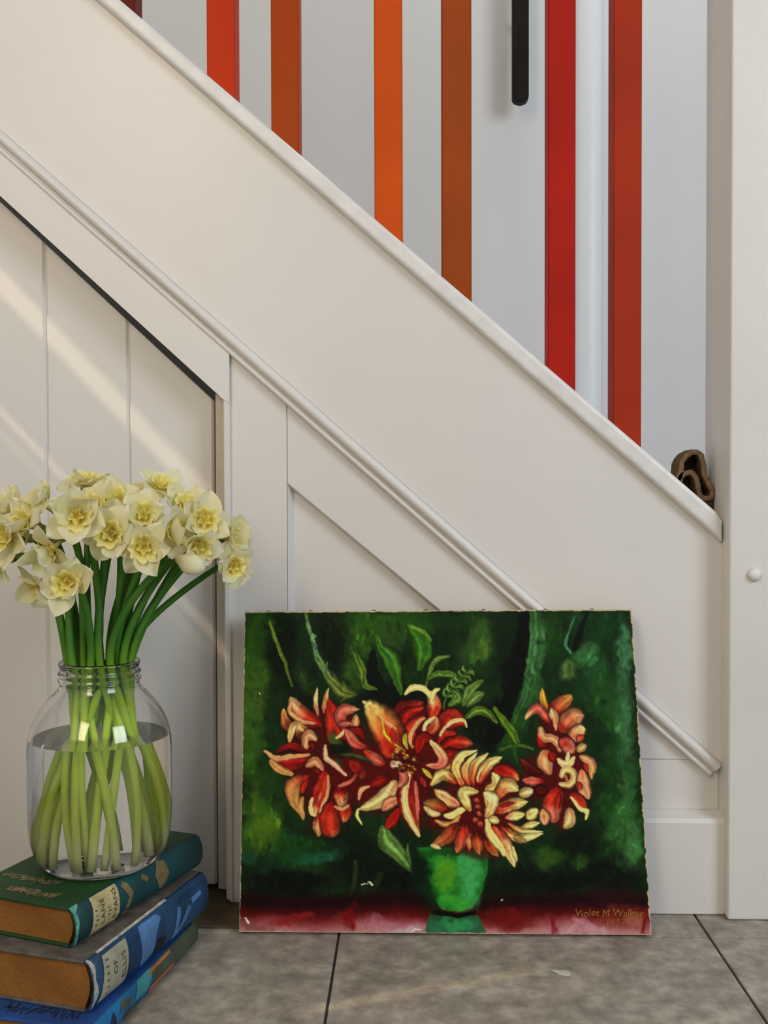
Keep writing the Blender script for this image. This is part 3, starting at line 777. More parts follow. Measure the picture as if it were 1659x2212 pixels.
# pale paint flake on the floor
pf_ = Z(1215, 2104, 0)
bm = slab_bm([(-.011, .003), (-.004, -.003), (.004, -.006), (.008, -.005), (.009, .0), (.006, .005), (.0, .006), (-.007, .0065)], 0, .0012, 0)
for vv in bm.verts: vv.co = Vector((vv.co.x, vv.co.z, vv.co.y + (.0015*(vv.co.x*100)**2)*.6))
o = from_bm('paint_flake', bm, mat('flake', (.62, .64, .52), .7, .2, 90)); o.location = (pf_.x, pf_.y, .0002)
tag(o, 'small pale flake of paint lying on the grey floor tile', 'flake')
#PAINTING
# ================================================================ OIL PAINTING
GU, GV = 640, 512
TH = .018
ybot = Z(960, 2018, .003).y
PTL, PTR = W(529, 1321, -.018), W(1365, 1316, -.018)
PBL, PBR = W(517, 2013, ybot), W(1407, 2022, ybot)
zmn = .0040
PBL.z = max(PBL.z, zmn); PBR.z = max(PBR.z, zmn)
s_ = np.linspace(0, 1, GU); t_ = np.linspace(0, 1, GV)          # s to the right, t downwards
SS, TT = np.meshgrid(s_, t_)
tl, tr, bl, br = (np.array(p) for p in (PTL, PTR, PBL, PBR))
P3 = (1-TT)[..., None]*((1-SS)[..., None]*tl + SS[..., None]*tr) + TT[..., None]*((1-SS)[..., None]*bl + SS[..., None]*br)
q = (P3 - CAM) @ AX.T
PU = q[..., 0]/q[..., 2]*FPX + CX; PV = q[..., 1]/q[..., 2]*FPX + CY       # each point's place on the picture surface, in reference units
nrg = np.random.default_rng(5)
UMX, UMN, VMX, VMN = PU.max(0), PU.min(0), PV.max(1), PV.min(1)
def vnoise(sx, sy, seed):
    r = np.random.default_rng(seed); gx, gy = int(sx)+2, int(sy)+2; g = r.random((gy, gx))
    x = SS*sx; y = TT*sy; xi = np.floor(x).astype(int); yi = np.floor(y).astype(int); xf = x-xi; yf = y-yi
    xf = xf*xf*(3-2*xf); yf = yf*yf*(3-2*yf); xi = np.clip(xi, 0, gx-2); yi = np.clip(yi, 0, gy-2)
    return (g[yi, xi]*(1-xf)+g[yi, xi+1]*xf)*(1-yf) + (g[yi+1, xi]*(1-xf)+g[yi+1, xi+1]*xf)*yf
def fbm(sx, sy, seed, o=4):
    a, t, w = 0, 0, 1.
    for k in range(o): a = a + w*vnoise(sx*2**k, sy*2**k, seed+k); t += w; w *= .55
    return a/t
wob = lambda sc, amp, seed: (fbm(sc, sc*.8, seed)-.5)*2*amp
UX, VX = PU + wob(45, 3.2, 10), PV + wob(45, 3.2, 20)         # painterly wobble for edges
UB, VB = PU + wob(18, 22, 30) + wob(70, 6, 31), PV + wob(18, 22, 40) + wob(70, 6, 41)
N1, N2, N3 = fbm(26, 20, 50), fbm(60, 48, 60), fbm(140, 112, 70, 3)
CANV = np.zeros((GV, GU, 3)); CANV[:] = (16, 38, 12)
CANV *= (.55 + .9*N1)[..., None]
IMP = np.zeros((GV, GU))
def blend(mask, col, sl=None):
    sl = sl or (slice(None), slice(None))
    CANV[sl] = CANV[sl]*(1-mask[..., None]) + np.asarray(col)*mask[..., None]
def blob(x, y, rx, ry, col, k=1., ang=0., hard=2.2):
    c, s = math.cos(math.radians(ang)), math.sin(math.radians(ang)); dx, dy = UB-x, VB-y
    a = ((dx*c+dy*s)/rx)**2 + ((-dx*s+dy*c)/ry)**2
    m = np.clip(np.exp(-a**hard)*(.35+1.3*N2), 0, 1)*k; blend(m, col)
def smooth(a, b, x):
    t = np.clip((x-a)/(b-a), 0, 1); return t*t*(3-2*t)
def stroke(pts, wid, cols, U=None, V=None, edge=1.6, k=1., shade=.35, rim=.0, side=0., imp=.0, tex=.25):
    """brush mark along a curved centre line: wid half widths, cols along the length, side lightens one flank"""
    U = UX if U is None else U; V = VX if V is None else V
    P = resample(pts, 5) if len(pts) > 2 else np.array([np.array(pts[0])*(1-t)+np.array(pts[1])*t for t in np.linspace(0, 1, 9)])
    n = len(P); wl = np.interp(np.linspace(0, 1, n), np.linspace(0, 1, len(wid)), wid); mx = max(wid)+4
    x0, x1, y0, y1 = P[:, 0].min()-mx-6, P[:, 0].max()+mx+6, P[:, 1].min()-mx-6, P[:, 1].max()+mx+6
    jj = np.where((UMX >= x0) & (UMN <= x1))[0]; ii = np.where((VMX >= y0) & (VMN <= y1))[0]
    if not len(ii) or not len(jj): return
    sl = (slice(ii[0], ii[-1]+1), slice(jj[0], jj[-1]+1)); u, v = U[sl], V[sl]
    bd = np.full(u.shape, 1e9); bt = np.zeros(u.shape); bs = np.zeros(u.shape); bw = np.ones(u.shape)
    for i in range(n-1):
        a, b = P[i], P[i+1]; d = b-a; l2 = max((d*d).sum(), 1e-6)
        t = np.clip(((u-a[0])*d[0]+(v-a[1])*d[1])/l2, 0, 1); dx, dy = u-a[0]-t*d[0], v-a[1]-t*d[1]
        dist = np.hypot(dx, dy); w = wl[i]*(1-t)+wl[i+1]*t; sg = np.sign(d[0]*dy-d[1]*dx); rel = dist-w
        m = rel < bd; bd = np.where(m, rel, bd); bt = np.where(m, (i+t)/(n-1), bt); bs = np.where(m, sg*dist/np.maximum(w, .5), bs); bw = np.where(m, w, bw)
    al = (1-smooth(-edge, edge, bd))*k
    cc = np.asarray(cols, float); xs_ = np.linspace(0, 1, len(cc)); tt = np.clip(bt + (N2[sl]-.5)*.3 + .06*np.sin(bs*5 + pts[0][1]), 0, 1)
    col = np.stack([np.interp(tt, xs_, cc[:, c]) for c in range(3)], -1)
    sh = 1 - shade*np.clip(np.abs(bs), 0, 1)**2.2 + side*np.clip(bs, -1, 1)
    sh = sh*(1 + tex*(.45*np.sin(bs*6.5 + pts[0][0] + 5*N1[sl]) + (N2[sl]-.5)*1.2))
    if rim > 0: sh = sh*(1 - rim*smooth(.72, 1.0, np.abs(bs)))
    CANV[sl] = CANV[sl]*(1-al[..., None]) + np.clip(col*sh[..., None], 0, 255)*al[..., None]
    IMP[sl] = np.maximum(IMP[sl]*(1-al*.7), al*imp*(1-np.clip(np.abs(bs), 0, 1)**2))
def poly(pts, col, k=1., U=None, V=None, col2=None):
    U = UX if U is None else U; V = VX if V is None else V
    ins = np.zeros(U.shape, bool); n = len(pts); d2 = np.full(U.shape, 1e9)
    for i in range(n):
        (xa, ya), (xb, yb) = pts[i], pts[(i+1) % n]
        c = ((ya > V) != (yb > V)) & (U < (xb-xa)*(V-ya)/(yb-ya+1e-9)+xa); ins ^= c
    m = ins.astype(float)
    for _ in range(1): m = (m + np.roll(m, 1, 0) + np.roll(m, -1, 0) + np.roll(m, 1, 1) + np.roll(m, -1, 1))/5
    col = np.asarray(col, float)*(.72 + .56*N2)[..., None]
    CANV[:] = CANV*(1-m[..., None]*k) + col*m[..., None]*k
# --- backdrop folds
BG = [(545, 1500, 34, 190, (60, 92, 22), .9, 4), (540, 1400, 26, 70, (38, 76, 16), .8, 0), (575, 1380, 22, 50, (24, 60, 12), .7, 0), (560, 1760, 44, 90, (62, 98, 22), .9, 20), (580, 1800, 30, 45, (74, 106, 20), .7, 0),
      (620, 1420, 30, 90, (8, 18, 5), .9, -14), (660, 1460, 14, 46, (44, 72, 26), .7, -16), (640, 1440, 24, 60, (12, 26, 8), .5, 0),
      (715, 1385, 26, 75, (7, 16, 4), .95, -14), (790, 1380, 46, 60, (46, 84, 18), .85, 0), (770, 1450, 26, 46, (54, 84, 24), .8, -20), (845, 1350, 50, 26, (44, 82, 16), .8, 0),
      (860, 1375, 30, 30, (42, 70, 28), .7, 0), (800, 1460, 18, 44, (6, 14, 4), .95, -8), (905, 1345, 40, 26, (34, 70, 14), .7, 0), (960, 1375, 30, 60, (12, 34, 8), .9, 0), (985, 1340, 60, 20, (20, 52, 12), .7, 0),
      (1040, 1385, 34, 60, (52, 84, 28), .8, 12), (1042, 1405, 14, 26, (92, 122, 40), .7, 10), (1010, 1440, 24, 50, (34, 62, 26), .6, 20), (1090, 1380, 30, 70, (10, 28, 8), .7, 0),
      (1118, 1430, 26, 120, (4, 9, 3), 1., 12), (1078, 1560, 40, 70, (5, 10, 4), 1., 30), (1156, 1400, 20, 90, (58, 104, 56), .85, 4), (1140, 1500, 24, 60, (48, 92, 44), .8, 22), (1105, 1590, 24, 50, (34, 78, 26), .75, 30),
      (1195, 1370, 24, 60, (34, 76, 22), .7, 0), (1200, 1440, 22, 60, (12, 40, 12), .8, 0), (1290, 1350, 50, 34, (18, 58, 20), .7, 0), (1330, 1380, 36, 46, (14, 46, 14), .8, 0),
      (1262, 1418, 26, 34, (62, 112, 66), .8, 20), (1226, 1455, 16, 24, (92, 122, 58), .8, 0), (1290, 1450, 26, 40, (34, 84, 40), .7, 0), (1352, 1420, 18, 80, (66, 116, 76), .85, -4), (1345, 1560, 26, 90, (60, 110, 66), .85, -4),
      (1300, 1520, 34, 60, (32, 74, 26), .8, 0), (1320, 1640, 22, 60, (24, 66, 24), .7, 0), (1262, 1480, 30, 16, (20, 60, 20), .6, 0), (1290, 1600, 20, 60, (10, 40, 12), .8, 0),
      (1360, 1720, 18, 80, (48, 96, 48), .8, 0), (1365, 1830, 26, 60, (66, 118, 62), .85, 14), (1335, 1790, 30, 50, (54, 102, 44), .75, 20), (1310, 1740, 26, 40, (28, 74, 24), .7, 0), (1340, 1700, 14, 24, (80, 110, 60), .5, 0),
      (1240, 1830, 60, 50, (6, 18, 6), .9, 0), (1180, 1850, 36, 26, (50, 84, 22), .8, 0), (1250, 1862, 24, 18, (44, 78, 22), .7, 0), (1120, 1900, 60, 34, (4, 12, 4), .95, 0), (1330, 1900, 60, 40, (5, 12, 5), .95, 20),
      (1220, 1905, 90, 22, (5, 10, 4), .95, 0), (640, 1560, 30, 60, (8, 20, 6), .8, 0), (550, 1620, 24, 60, (44, 82, 20), .7, 0), (600, 1720, 40, 50, (14, 42, 14), .7, 0),
      (640, 1830, 50, 36, (22, 70, 26), .8, 0), (690, 1850, 46, 16, (26, 86, 62), .75, -4), (590, 1870, 40, 22, (10, 44, 22), .8, 0), (535, 1850, 16, 24, (22, 70, 46), .7, 0), (620, 1910, 110, 26, (4, 8, 4), .95, 0), (780, 1860, 60, 60, (5, 16, 6), .9, 0),
      (860, 1900, 60, 44, (4, 10, 4), .95, 0), (740, 1800, 40, 30, (8, 24, 8), .8, 0), (860, 1510, 90, 26, (5, 10, 4), .95, 0), (960, 1560, 40, 40, (4, 8, 3), .95, 0), (1060, 1560, 46, 46, (4, 8, 3), .95, 0), (690, 1530, 60, 30, (7, 16, 5), .8, 0)]
for x, y, rx, ry, c, k, a in BG: blob(x, y, rx, ry, c, k, a)
stroke([(582, 1342), (596, 1385), (614, 1430), (630, 1482)], [3, 5, 4, 2.5], [(92, 112, 28), (96, 122, 32), (70, 92, 24)], tex=.5)
stroke([(662, 1328), (674, 1380), (696, 1440), (738, 1492), (770, 1500)], [4, 5, 8, 15, 3], [(80, 106, 46), (86, 122, 84), (78, 112, 60), (104, 112, 44), (60, 76, 24)], tex=.6)
stroke([(762, 1400), (782, 1440), (790, 1480), (812, 1488)], [8, 10, 8, 3], [(48, 80, 18), (74, 104, 30), (86, 108, 34), (60, 90, 30)], tex=.6)
stroke([(1152, 1324), (1152, 1400), (1136, 1490), (1098, 1580)], [10, 12, 10, 6], [(60, 104, 52), (70, 118, 70), (52, 98, 50), (40, 86, 30)], k=.7, tex=.5)
stroke([(1130, 1322), (1128, 1400), (1108, 1490), (1068, 1590)], [12, 14, 15, 18], [(4, 8, 3)]*2, k=.9)
stroke([(1268, 1322), (1256, 1360), (1240, 1402)], [3, 6, 6], [(6, 12, 8)]*2); stroke([(1242, 1330), (1222, 1388), (1232, 1412)], [3, 4, 3], [(50, 108, 70), (70, 128, 84)], tex=.5)
for k in range(1500):
    i, j = int(nrg.integers(4, GV-4)), int(nrg.integers(4, GU-4)); c = CANV[i, j]*nrg.uniform(.55, 1.55) + nrg.uniform(-3, 5, 3)*np.array([1, 1.4, .6])
    x, y = PU[i, j], PV[i, j]; a = math.radians(nrg.uniform(50, 125)); l = nrg.uniform(4, 13); b = nrg.uniform(-3, 3)
    stroke([(x-l*math.cos(a), y-l*math.sin(a)), (x+b, y), (x+l*math.cos(a), y+l*math.sin(a))], [1.5, nrg.uniform(2.5, 6), 1.5], [np.clip(c, 2, 255)]*2, k=nrg.uniform(.35, .8), shade=.15, imp=.3)
# --- leaves
def leaf(pts, wid, a, b, rib=None, **kw):
    stroke(pts, wid, [a, b, a], imp=.4, tex=.5, shade=.45, rim=.3, **kw)
    if rib: stroke(pts, [1.2, 1.4, .8], [rib]*2, k=.8, shade=0)
leaf([(812, 1368), (824, 1398), (848, 1430), (866, 1500)], [2, 9, 21, 4], (52, 92, 22), (58, 112, 30), (40, 84, 18)); leaf([(806, 1410), (806, 1460), (830, 1486)], [6, 14, 8], (6, 12, 4), (8, 16, 6))
leaf([(884, 1352), (908, 1385), (914, 1412), (904, 1446)], [7, 21, 20, 4], (60, 104, 20), (58, 116, 28), (34, 76, 14)); stroke([(888, 1354), (914, 1366), (930, 1384)], [3, 5, 3], [(104, 146, 40), (84, 126, 30)])
leaf([(972, 1418), (948, 1422), (930, 1445), (918, 1482)], [3, 7, 6, 2], (88, 118, 50), (96, 128, 56)); leaf([(922, 1468), (945, 1456), (975, 1458), (990, 1470)], [3, 8, 9, 2], (68, 104, 34), (84, 122, 44))
stroke([(958, 1545), (962, 1510), (985, 1475), (1016, 1444)], [1.8, 2, 2, 1.4], [(74, 104, 30)]*2)
for k in range(6):
    f = k/5; bx, by = 966+42*f, 1506-54*f
    leaf([(bx, by), (bx-8, by-8), (bx-6, by-20+6*f)], [2, 4.5, 1.5], (88, 124, 50), (98, 136, 62)); leaf([(bx, by), (bx+12, by-2), (bx+20-4*f, by+6)], [2, 5.5, 1.5], (82, 118, 44), (96, 132, 56))
leaf([(980, 1492), (990, 1508), (972, 1524)], [4, 11, 5], (74, 108, 36), (92, 126, 52)); leaf([(1002, 1520), (1016, 1490), (1040, 1472)], [6, 14, 5], (80, 112, 38), (100, 132, 56)); leaf([(1010, 1522), (1030, 1505), (1044, 1500)], [6, 12, 5], (86, 116, 44), (108, 136, 66))
leaf([(1004, 1552), (1030, 1535), (1052, 1540), (1072, 1560)], [4, 11, 10, 4], (74, 102, 26), (90, 120, 36)); leaf([(1066, 1530), (1084, 1552), (1104, 1580), (1116, 1606)], [4, 8, 12, 9], (72, 104, 24), (88, 126, 26))
stroke([(1082, 1620), (1104, 1612), (1130, 1610), (1152, 1618)], [3, 3.6, 3.4, 2], [(58, 88, 26), (78, 108, 34)]); stroke([(1112, 1610), (1112, 1630), (1116, 1650)], [6, 5, 2], [(40, 80, 20)]*2, k=.8)
leaf([(828, 1792), (838, 1820), (866, 1850), (892, 1886)], [10, 22, 16, 3], (84, 122, 52), (104, 140, 66)); leaf([(880, 1822), (882, 1840), (890, 1880)], [1, 4, 3], (96, 132, 64), (96, 132, 64))
stroke([(768, 1860), (766, 1900), (752, 1950)], [5, 6, 3], [(44, 58, 20), (36, 40, 12)], k=.8, tex=.6); stroke([(820, 1890), (806, 1920), (780, 1945)], [10, 8, 3], [(26, 44, 12), (36, 44, 14)], k=.7, tex=.6)
# --- table top
ty = VX + 4*np.sin(UX/60)
blend(smooth(1916, 1946, ty)*(UX > 0), (24, 3, 3)); blend(smooth(1946, 1982, ty + wob(20, 8, 80))*.9, (84, 9, 8)); blend(smooth(1972, 2000, ty + wob(14, 16, 90))*.9, (146, 76, 78)); blend(smooth(1992, 2014, ty + wob(20, 10, 95))*.7, (176, 136, 134))
for x, y, rx, ry, c, k, a in ((560, 2000, 40, 14, (120, 70, 62), .8, 0), (640, 1985, 40, 16, (126, 30, 30), .8, 0), (760, 1985, 13, 30, (110, 10, 16), 1., 0), (830, 1998, 60, 14, (166, 112, 122), .7, 0), (880, 2006, 34, 10, (178, 168, 180), .6, 0),
                              (1090, 1985, 46, 30, (98, 14, 12), .9, 0), (1195, 1990, 10, 24, (110, 14, 26), .9, 0), (1260, 2004, 60, 12, (180, 140, 144), .7, 0), (1350, 1975, 60, 24, (112, 40, 24), .7, 0), (1396, 1990, 8, 34, (104, 20, 10), .9, 0), (1330, 1935, 60, 16, (40, 8, 10), .8, 0), (1370, 1985, 26, 14, (156, 104, 86), .6, 0)):
    blob(x, y, rx, ry, c, k, a)
# --- vase, its shadow line and reflection
poly([(928, 1976), (1034, 1976), (1050, 2016), (916, 2016)], (22, 88, 52), .85); blob(985, 1996, 46, 14, (44, 136, 78), .8)
poly([(900, 1830), (1057, 1830), (1053, 1880), (1041, 1928), (1024, 1960), (990, 1969), (955, 1966), (932, 1932), (912, 1884)], (28, 112, 34))
blob(912, 1890, 26, 70, (6, 24, 7), 1., -18); blob(930, 1930, 16, 40, (8, 40, 12), .8, -24); blob(965, 1890, 24, 40, (84, 140, 26), .8, -8); blob(1018, 1890, 26, 70, (66, 152, 84), .85, 8); blob(985, 1950, 30, 16, (60, 150, 44), .7); blob(985, 1842, 70, 12, (10, 50, 18), .7)
stroke([(940, 1970), (985, 1977), (1026, 1970)], [4, 5, 4], [(3, 6, 4)]*2)
# --- dahlias
R0, R1, RD = (150, 20, 10), (188, 50, 26), (78, 8, 6)
PK, PC, TN, CR, YL = (198, 98, 78), (216, 148, 98), (192, 140, 74), (226, 192, 126), (230, 206, 122)
def mass(x, y, rx, ry, ang=0, c=RD):
    blob(x, y, rx, ry, c, 1., ang, 2.5)
def petal(pts, w, cols, n=3, **kw):
    if len(pts) == 2: wid = [w*.45, w*.95, w, w*.7, w*.12]
    else: wid = [w*.4, w*.8, w, w*.95, w*.6, w*.1]
    a = dict(shade=.5, rim=.45, imp=1., tex=.32, side=.12); a.update(kw)
    stroke(pts, wid, cols, **a)
def edge(pts, w, c, **kw): stroke(pts, [w*.6, w, w, w*.5], [c, tuple(min(255, x*1.06) for x in c), c], shade=.3, imp=1., tex=.3, **kw)
# flower on the left
mass(690, 1640, 66, 90); mass(700, 1730, 50, 70); mass(770, 1640, 46, 70); mass(770, 1700, 50, 50); mass(725, 1560, 50, 44)
petal([(655, 1580), (620, 1566), (612, 1530)], 13, [RD, (150, 70, 36), TN]); petal([(690, 1566), (650, 1545), (628, 1508)], 21, [R0, R1, PC, CR]); edge([(632, 1512), (625, 1535), (648, 1556), (680, 1564)], 5, PC)
petal([(686, 1546), (682, 1515), (684, 1486)], 6, [PK, CR, CR]); petal([(718, 1600), (722, 1560), (706, 1510)], 24, [R0, R1, R0]); petal([(698, 1540), (702, 1510), (711, 1486)], 6, [PK, TN, CR])
petal([(740, 1575), (738, 1535), (775, 1532)], 15, [R0, PK, PK, PC]); petal([(765, 1575), (768, 1545)], 10, [PK, PC, TN]); petal([(735, 1562), (762, 1562)], 7, [PK, PK]); petal([(738, 1596), (770, 1578), (790, 1600)], 12, [R0, R0, RD])
petal([(672, 1592), (640, 1570), (622, 1605)], 13, [RD, TN, CR, TN]); petal([(660, 1600), (644, 1590), (642, 1566)], 6, [RD, (120, 40, 20), CR]); petal([(658, 1620), (664, 1588), (684, 1600)], 13, [PC, PC, CR]); petal([(676, 1616), (668, 1600)], 6, [R0, RD])
petal([(676, 1640), (620, 1650), (584, 1640)], 19, [RD, R0, R0, TN]); petal([(660, 1622), (625, 1612), (598, 1628)], 10, [RD, R0, RD]); edge([(668, 1630), (630, 1634), (598, 1638), (573, 1624)], 6, PC); edge([(586, 1645), (604, 1662), (630, 1672)], 9, TN)
petal([(664, 1655), (684, 1645), (700, 1668)], 12, [PC, PC, PK]); petal([(684, 1664), (690, 1676)], 7, [R0, RD]); petal([(662, 1680), (632, 1705), (650, 1762)], 19, [R0, (184, 110, 60), TN, TN]); petal([(662, 1685), (652, 1715)], 8, [R0, R1]); edge([(654, 1725), (650, 1745), (654, 1766)], 7, TN)
petal([(704, 1672), (694, 1715), (678, 1762)], 21, [R0, R1, R0, CR]); edge([(708, 1676), (706, 1720), (688, 1760)], 4, PC); edge([(674, 1725), (672, 1755), (684, 1762)], 5, CR); edge([(694, 1712), (690, 1730)], 4, PK)
petal([(690, 1762), (686, 1785), (688, 1806)], 12, [R0, PC, TN]); petal([(716, 1740), (712, 1780), (722, 1802)], 24, [R0, R1, R1, PC]); petal([(750, 1740), (742, 1775)], 15, [R0, R1, PC]); petal([(735, 1696), (738, 1742)], 18, [RD, R0, PC, TN]); edge([(724, 1742), (740, 1748), (752, 1738)], 5, PC)
blob(734, 1614, 24, 26, (8, 20, 8), 1., 0, 3); blob(720, 1602, 14, 10, (76, 92, 30), .8); blob(742, 1650, 14, 9, (44, 66, 24), .8)
edge([(704, 1612), (706, 1636), (722, 1650), (746, 1674)], 6, (226, 170, 132)); edge([(728, 1594), (740, 1582), (750, 1576)], 5, CR); petal([(750, 1578), (764, 1602), (794, 1616)], 13, [PK, PK, R1]); edge([(732, 1696), (756, 1690), (774, 1664)], 4.5, PK)
petal([(760, 1645), (782, 1668)], 15, [R0, R1, R0]); petal([(778, 1680), (788, 1664)], 8, [PK, R1])
# flower in the middle
mass(880, 1640, 100, 70); mass(820, 1700, 60, 50); mass(900, 1570, 46, 50); mass(960, 1630, 60, 50); mass(890, 1720, 36, 70)
petal([(790, 1625), (812, 1640), (830, 1652)], 14, [R1, PK, R0]); petal([(872, 1580), (868, 1540), (912, 1518)], 24, [RD, (120, 20, 14), (150, 40, 26)]); petal([(866, 1585), (878, 1545), (914, 1528)], 15, [RD, R0, R1]); petal([(898, 1610), (884, 1572), (916, 1548)], 14, [R0, R1, R0])
edge([(894, 1618), (886, 1590), (902, 1562), (916, 1552)], 5, PC); petal([(930, 1560), (938, 1520), (924, 1494)], 17, [R0, R1, CR, YL]); edge([(934, 1512), (916, 1488), (894, 1484), (876, 1498)], 7, YL); edge([(932, 1512), (938, 1494), (949, 1488)], 5, YL)
petal([(846, 1626), (836, 1570), (792, 1518)], 37, [R0, R1, (214, 92, 40), (222, 166, 78), YL], rim=.3, side=-.15); edge([(866, 1616), (848, 1604), (832, 1584), (824, 1550)], 3, (214, 190, 40)); edge([(808, 1530), (836, 1560), (856, 1575)], 4, CR, k=.6); petal([(850, 1606), (848, 1570)], 7, [R0, R0], k=.7); petal([(790, 1520), (782, 1515)], 4, [CR, CR])
petal([(946, 1600), (972, 1552), (1004, 1566)], 24, [R0, R0, R1, R0]); petal([(950, 1600), (985, 1582)], 18, [R0, R1, R0]); edge([(952, 1588), (966, 1566), (984, 1556), (1002, 1558), (1008, 1570)], 5, CR); petal([(920, 1590), (938, 1570), (942, 1548)], 13, [R0, (178, 84, 50), PC]); edge([(916, 1584), (920, 1564), (938, 1548)], 5, CR)
petal([(948, 1618), (985, 1604), (1020, 1606)], 17, [RD, R0, R1, PK]); petal([(950, 1640), (996, 1625)], 19, [R0, R0, RD]); petal([(940, 1668), (980, 1650)], 12, [RD, TN, (150, 84, 40)]); petal([(900, 1625), (912, 1595), (940, 1600)], 15, [R0, R0, RD])
petal([(932, 1602), (956, 1632), (950, 1652), (920, 1654)], 13, [CR, PC, PK, PC]); petal([(876, 1586), (876, 1600), (882, 1620)], 7, [(150, 130, 40), (184, 168, 60), TN])
petal([(852, 1690), (828, 1726), (776, 1748)], 19, [PC, CR, YL, CR]); edge([(775, 1748), (772, 1762), (782, 1780)], 4, YL); edge([(774, 1726), (780, 1708), (798, 1700)], 5, PC); petal([(840, 1680), (800, 1700)], 14, [RD, R0, R0])
petal([(862, 1728), (842, 1735), (828, 1752)], 13, [PK, PC, PK]); petal([(862, 1750), (848, 1772), (836, 1790)], 15, [R0, R0, R1]); petal([(884, 1672), (878, 1728), (904, 1806)], 21, [R0, R0, R1, TN]); edge([(884, 1676), (874, 1710), (876, 1745), (890, 1780), (904, 1806)], 7, CR); edge([(896, 1690), (900, 1730), (902, 1770)], 5, PK)
petal([(846, 1652), (868, 1650)], 11, [PK, (236, 214, 176), PK]); petal([(866, 1664), (872, 1685), (858, 1702)], 11, [PK, PK, PC]); petal([(908, 1680), (922, 1700)], 7, [R0, (150, 60, 40)]); petal([(914, 1662), (934, 1684)], 6, [(190, 168, 60), (206, 190, 50), TN])
for k in range(46):
    a, rr = nrg.uniform(0, 6.28), nrg.uniform(0, 1)**.6*34; x, y = 880+rr*math.cos(a)*1.1, 1640+rr*math.sin(a)*.9
    stroke([(x, y), (x+2, y+1)], [nrg.uniform(2, 4)]*2, [[(176, 120, 44), (120, 50, 20), (60, 16, 10), (206, 150, 70)][k % 4]]*2, imp=1.)
stroke([(738, 1628), (770, 1632), (802, 1648)], [2.5, 4.5, 2.5], [(40, 60, 24), (70, 88, 40), (20, 40, 14)])
# flower at the right
mass(1206, 1590, 36, 60); mass(1195, 1690, 56, 60); mass(1160, 1680, 34, 44); mass(1210, 1750, 40, 34); mass(1240, 1660, 36, 50)
petal([(1184, 1540), (1174, 1512), (1170, 1488)], 9, [(150, 70, 30), (206, 150, 50), (222, 174, 56)]); petal([(1186, 1560), (1160, 1530), (1134, 1554)], 12, [R0, PK, PK, CR]); petal([(1192, 1536), (1212, 1522), (1232, 1502)], 19, [R0, (170, 70, 36), (196, 116, 52), (226, 178, 70)])
petal([(1212, 1575), (1234, 1552), (1254, 1544)], 23, [R0, (200, 100, 62), PC, PC]); petal([(1192, 1534), (1204, 1562)], 10, [CR, PC, PC]); edge([(1198, 1550), (1200, 1578)], 4, PC); petal([(1232, 1594), (1260, 1570)], 18, [(190, 96, 56), PC, CR]); petal([(1250, 1598), (1258, 1590)], 8, [PK, R1])
petal([(1166, 1584), (1170, 1605), (1184, 1612)], 10, [(140, 66, 36), R0, RD]); edge([(1168, 1574), (1174, 1592), (1196, 1598), (1208, 1610), (1209, 1622)], 9, PC); petal([(1216, 1600), (1240, 1622)], 18, [R0, PK, PC]); petal([(1250, 1618), (1266, 1610)], 10, [TN, CR])
petal([(1180, 1626), (1178, 1648), (1188, 1672)], 18, [R1, PC, PC, PK]); petal([(1192, 1630), (1194, 1644)], 10, [R0, R0]); edge([(1208, 1640), (1218, 1650), (1232, 1648), (1240, 1636)], 8, CR); edge([(1228, 1626), (1226, 1644)], 5, CR)
stroke([(1212, 1676), (1220, 1662), (1236, 1666), (1240, 1682), (1228, 1694), (1210, 1696)], [6, 8, 8, 8, 8, 5], [CR, (222, 186, 108), CR], imp=1., shade=.45); stroke([(1222, 1676), (1224, 1684)], [4, 4], [(178, 110, 60)]*2)
petal([(1256, 1634), (1278, 1652), (1276, 1682)], 11, [PC, PC, TN]); petal([(1264, 1650), (1270, 1668)], 5, [R0, (170, 70, 40)]); petal([(1258, 1668), (1262, 1700), (1272, 1726)], 16, [PK, PC, PC, CR]); petal([(1250, 1690), (1256, 1706)], 7, [R0, PK])
petal([(1236, 1716), (1252, 1734), (1262, 1748)], 15, [R0, R1, (200, 104, 60)]); edge([(1234, 1722), (1250, 1744), (1266, 1752), (1266, 1768)], 5, YL); petal([(1204, 1706), (1194, 1742), (1200, 1772)], 24, [R0, R1, PK, PK]); petal([(1206, 1716), (1204, 1750)], 8, [R0, (190, 60, 30)])
petal([(1176, 1752), (1180, 1782)], 13, [TN, PC, PC]); petal([(1230, 1750), (1232, 1772), (1220, 1788)], 14, [PC, CR, TN]); petal([(1166, 1670), (1146, 1660), (1124, 1640)], 12, [RD, RD, (130, 40, 30)]); petal([(1170, 1690), (1130, 1686)], 12, [R0, PK, PK]); petal([(1160, 1704), (1182, 1712)], 12, [RD, RD])
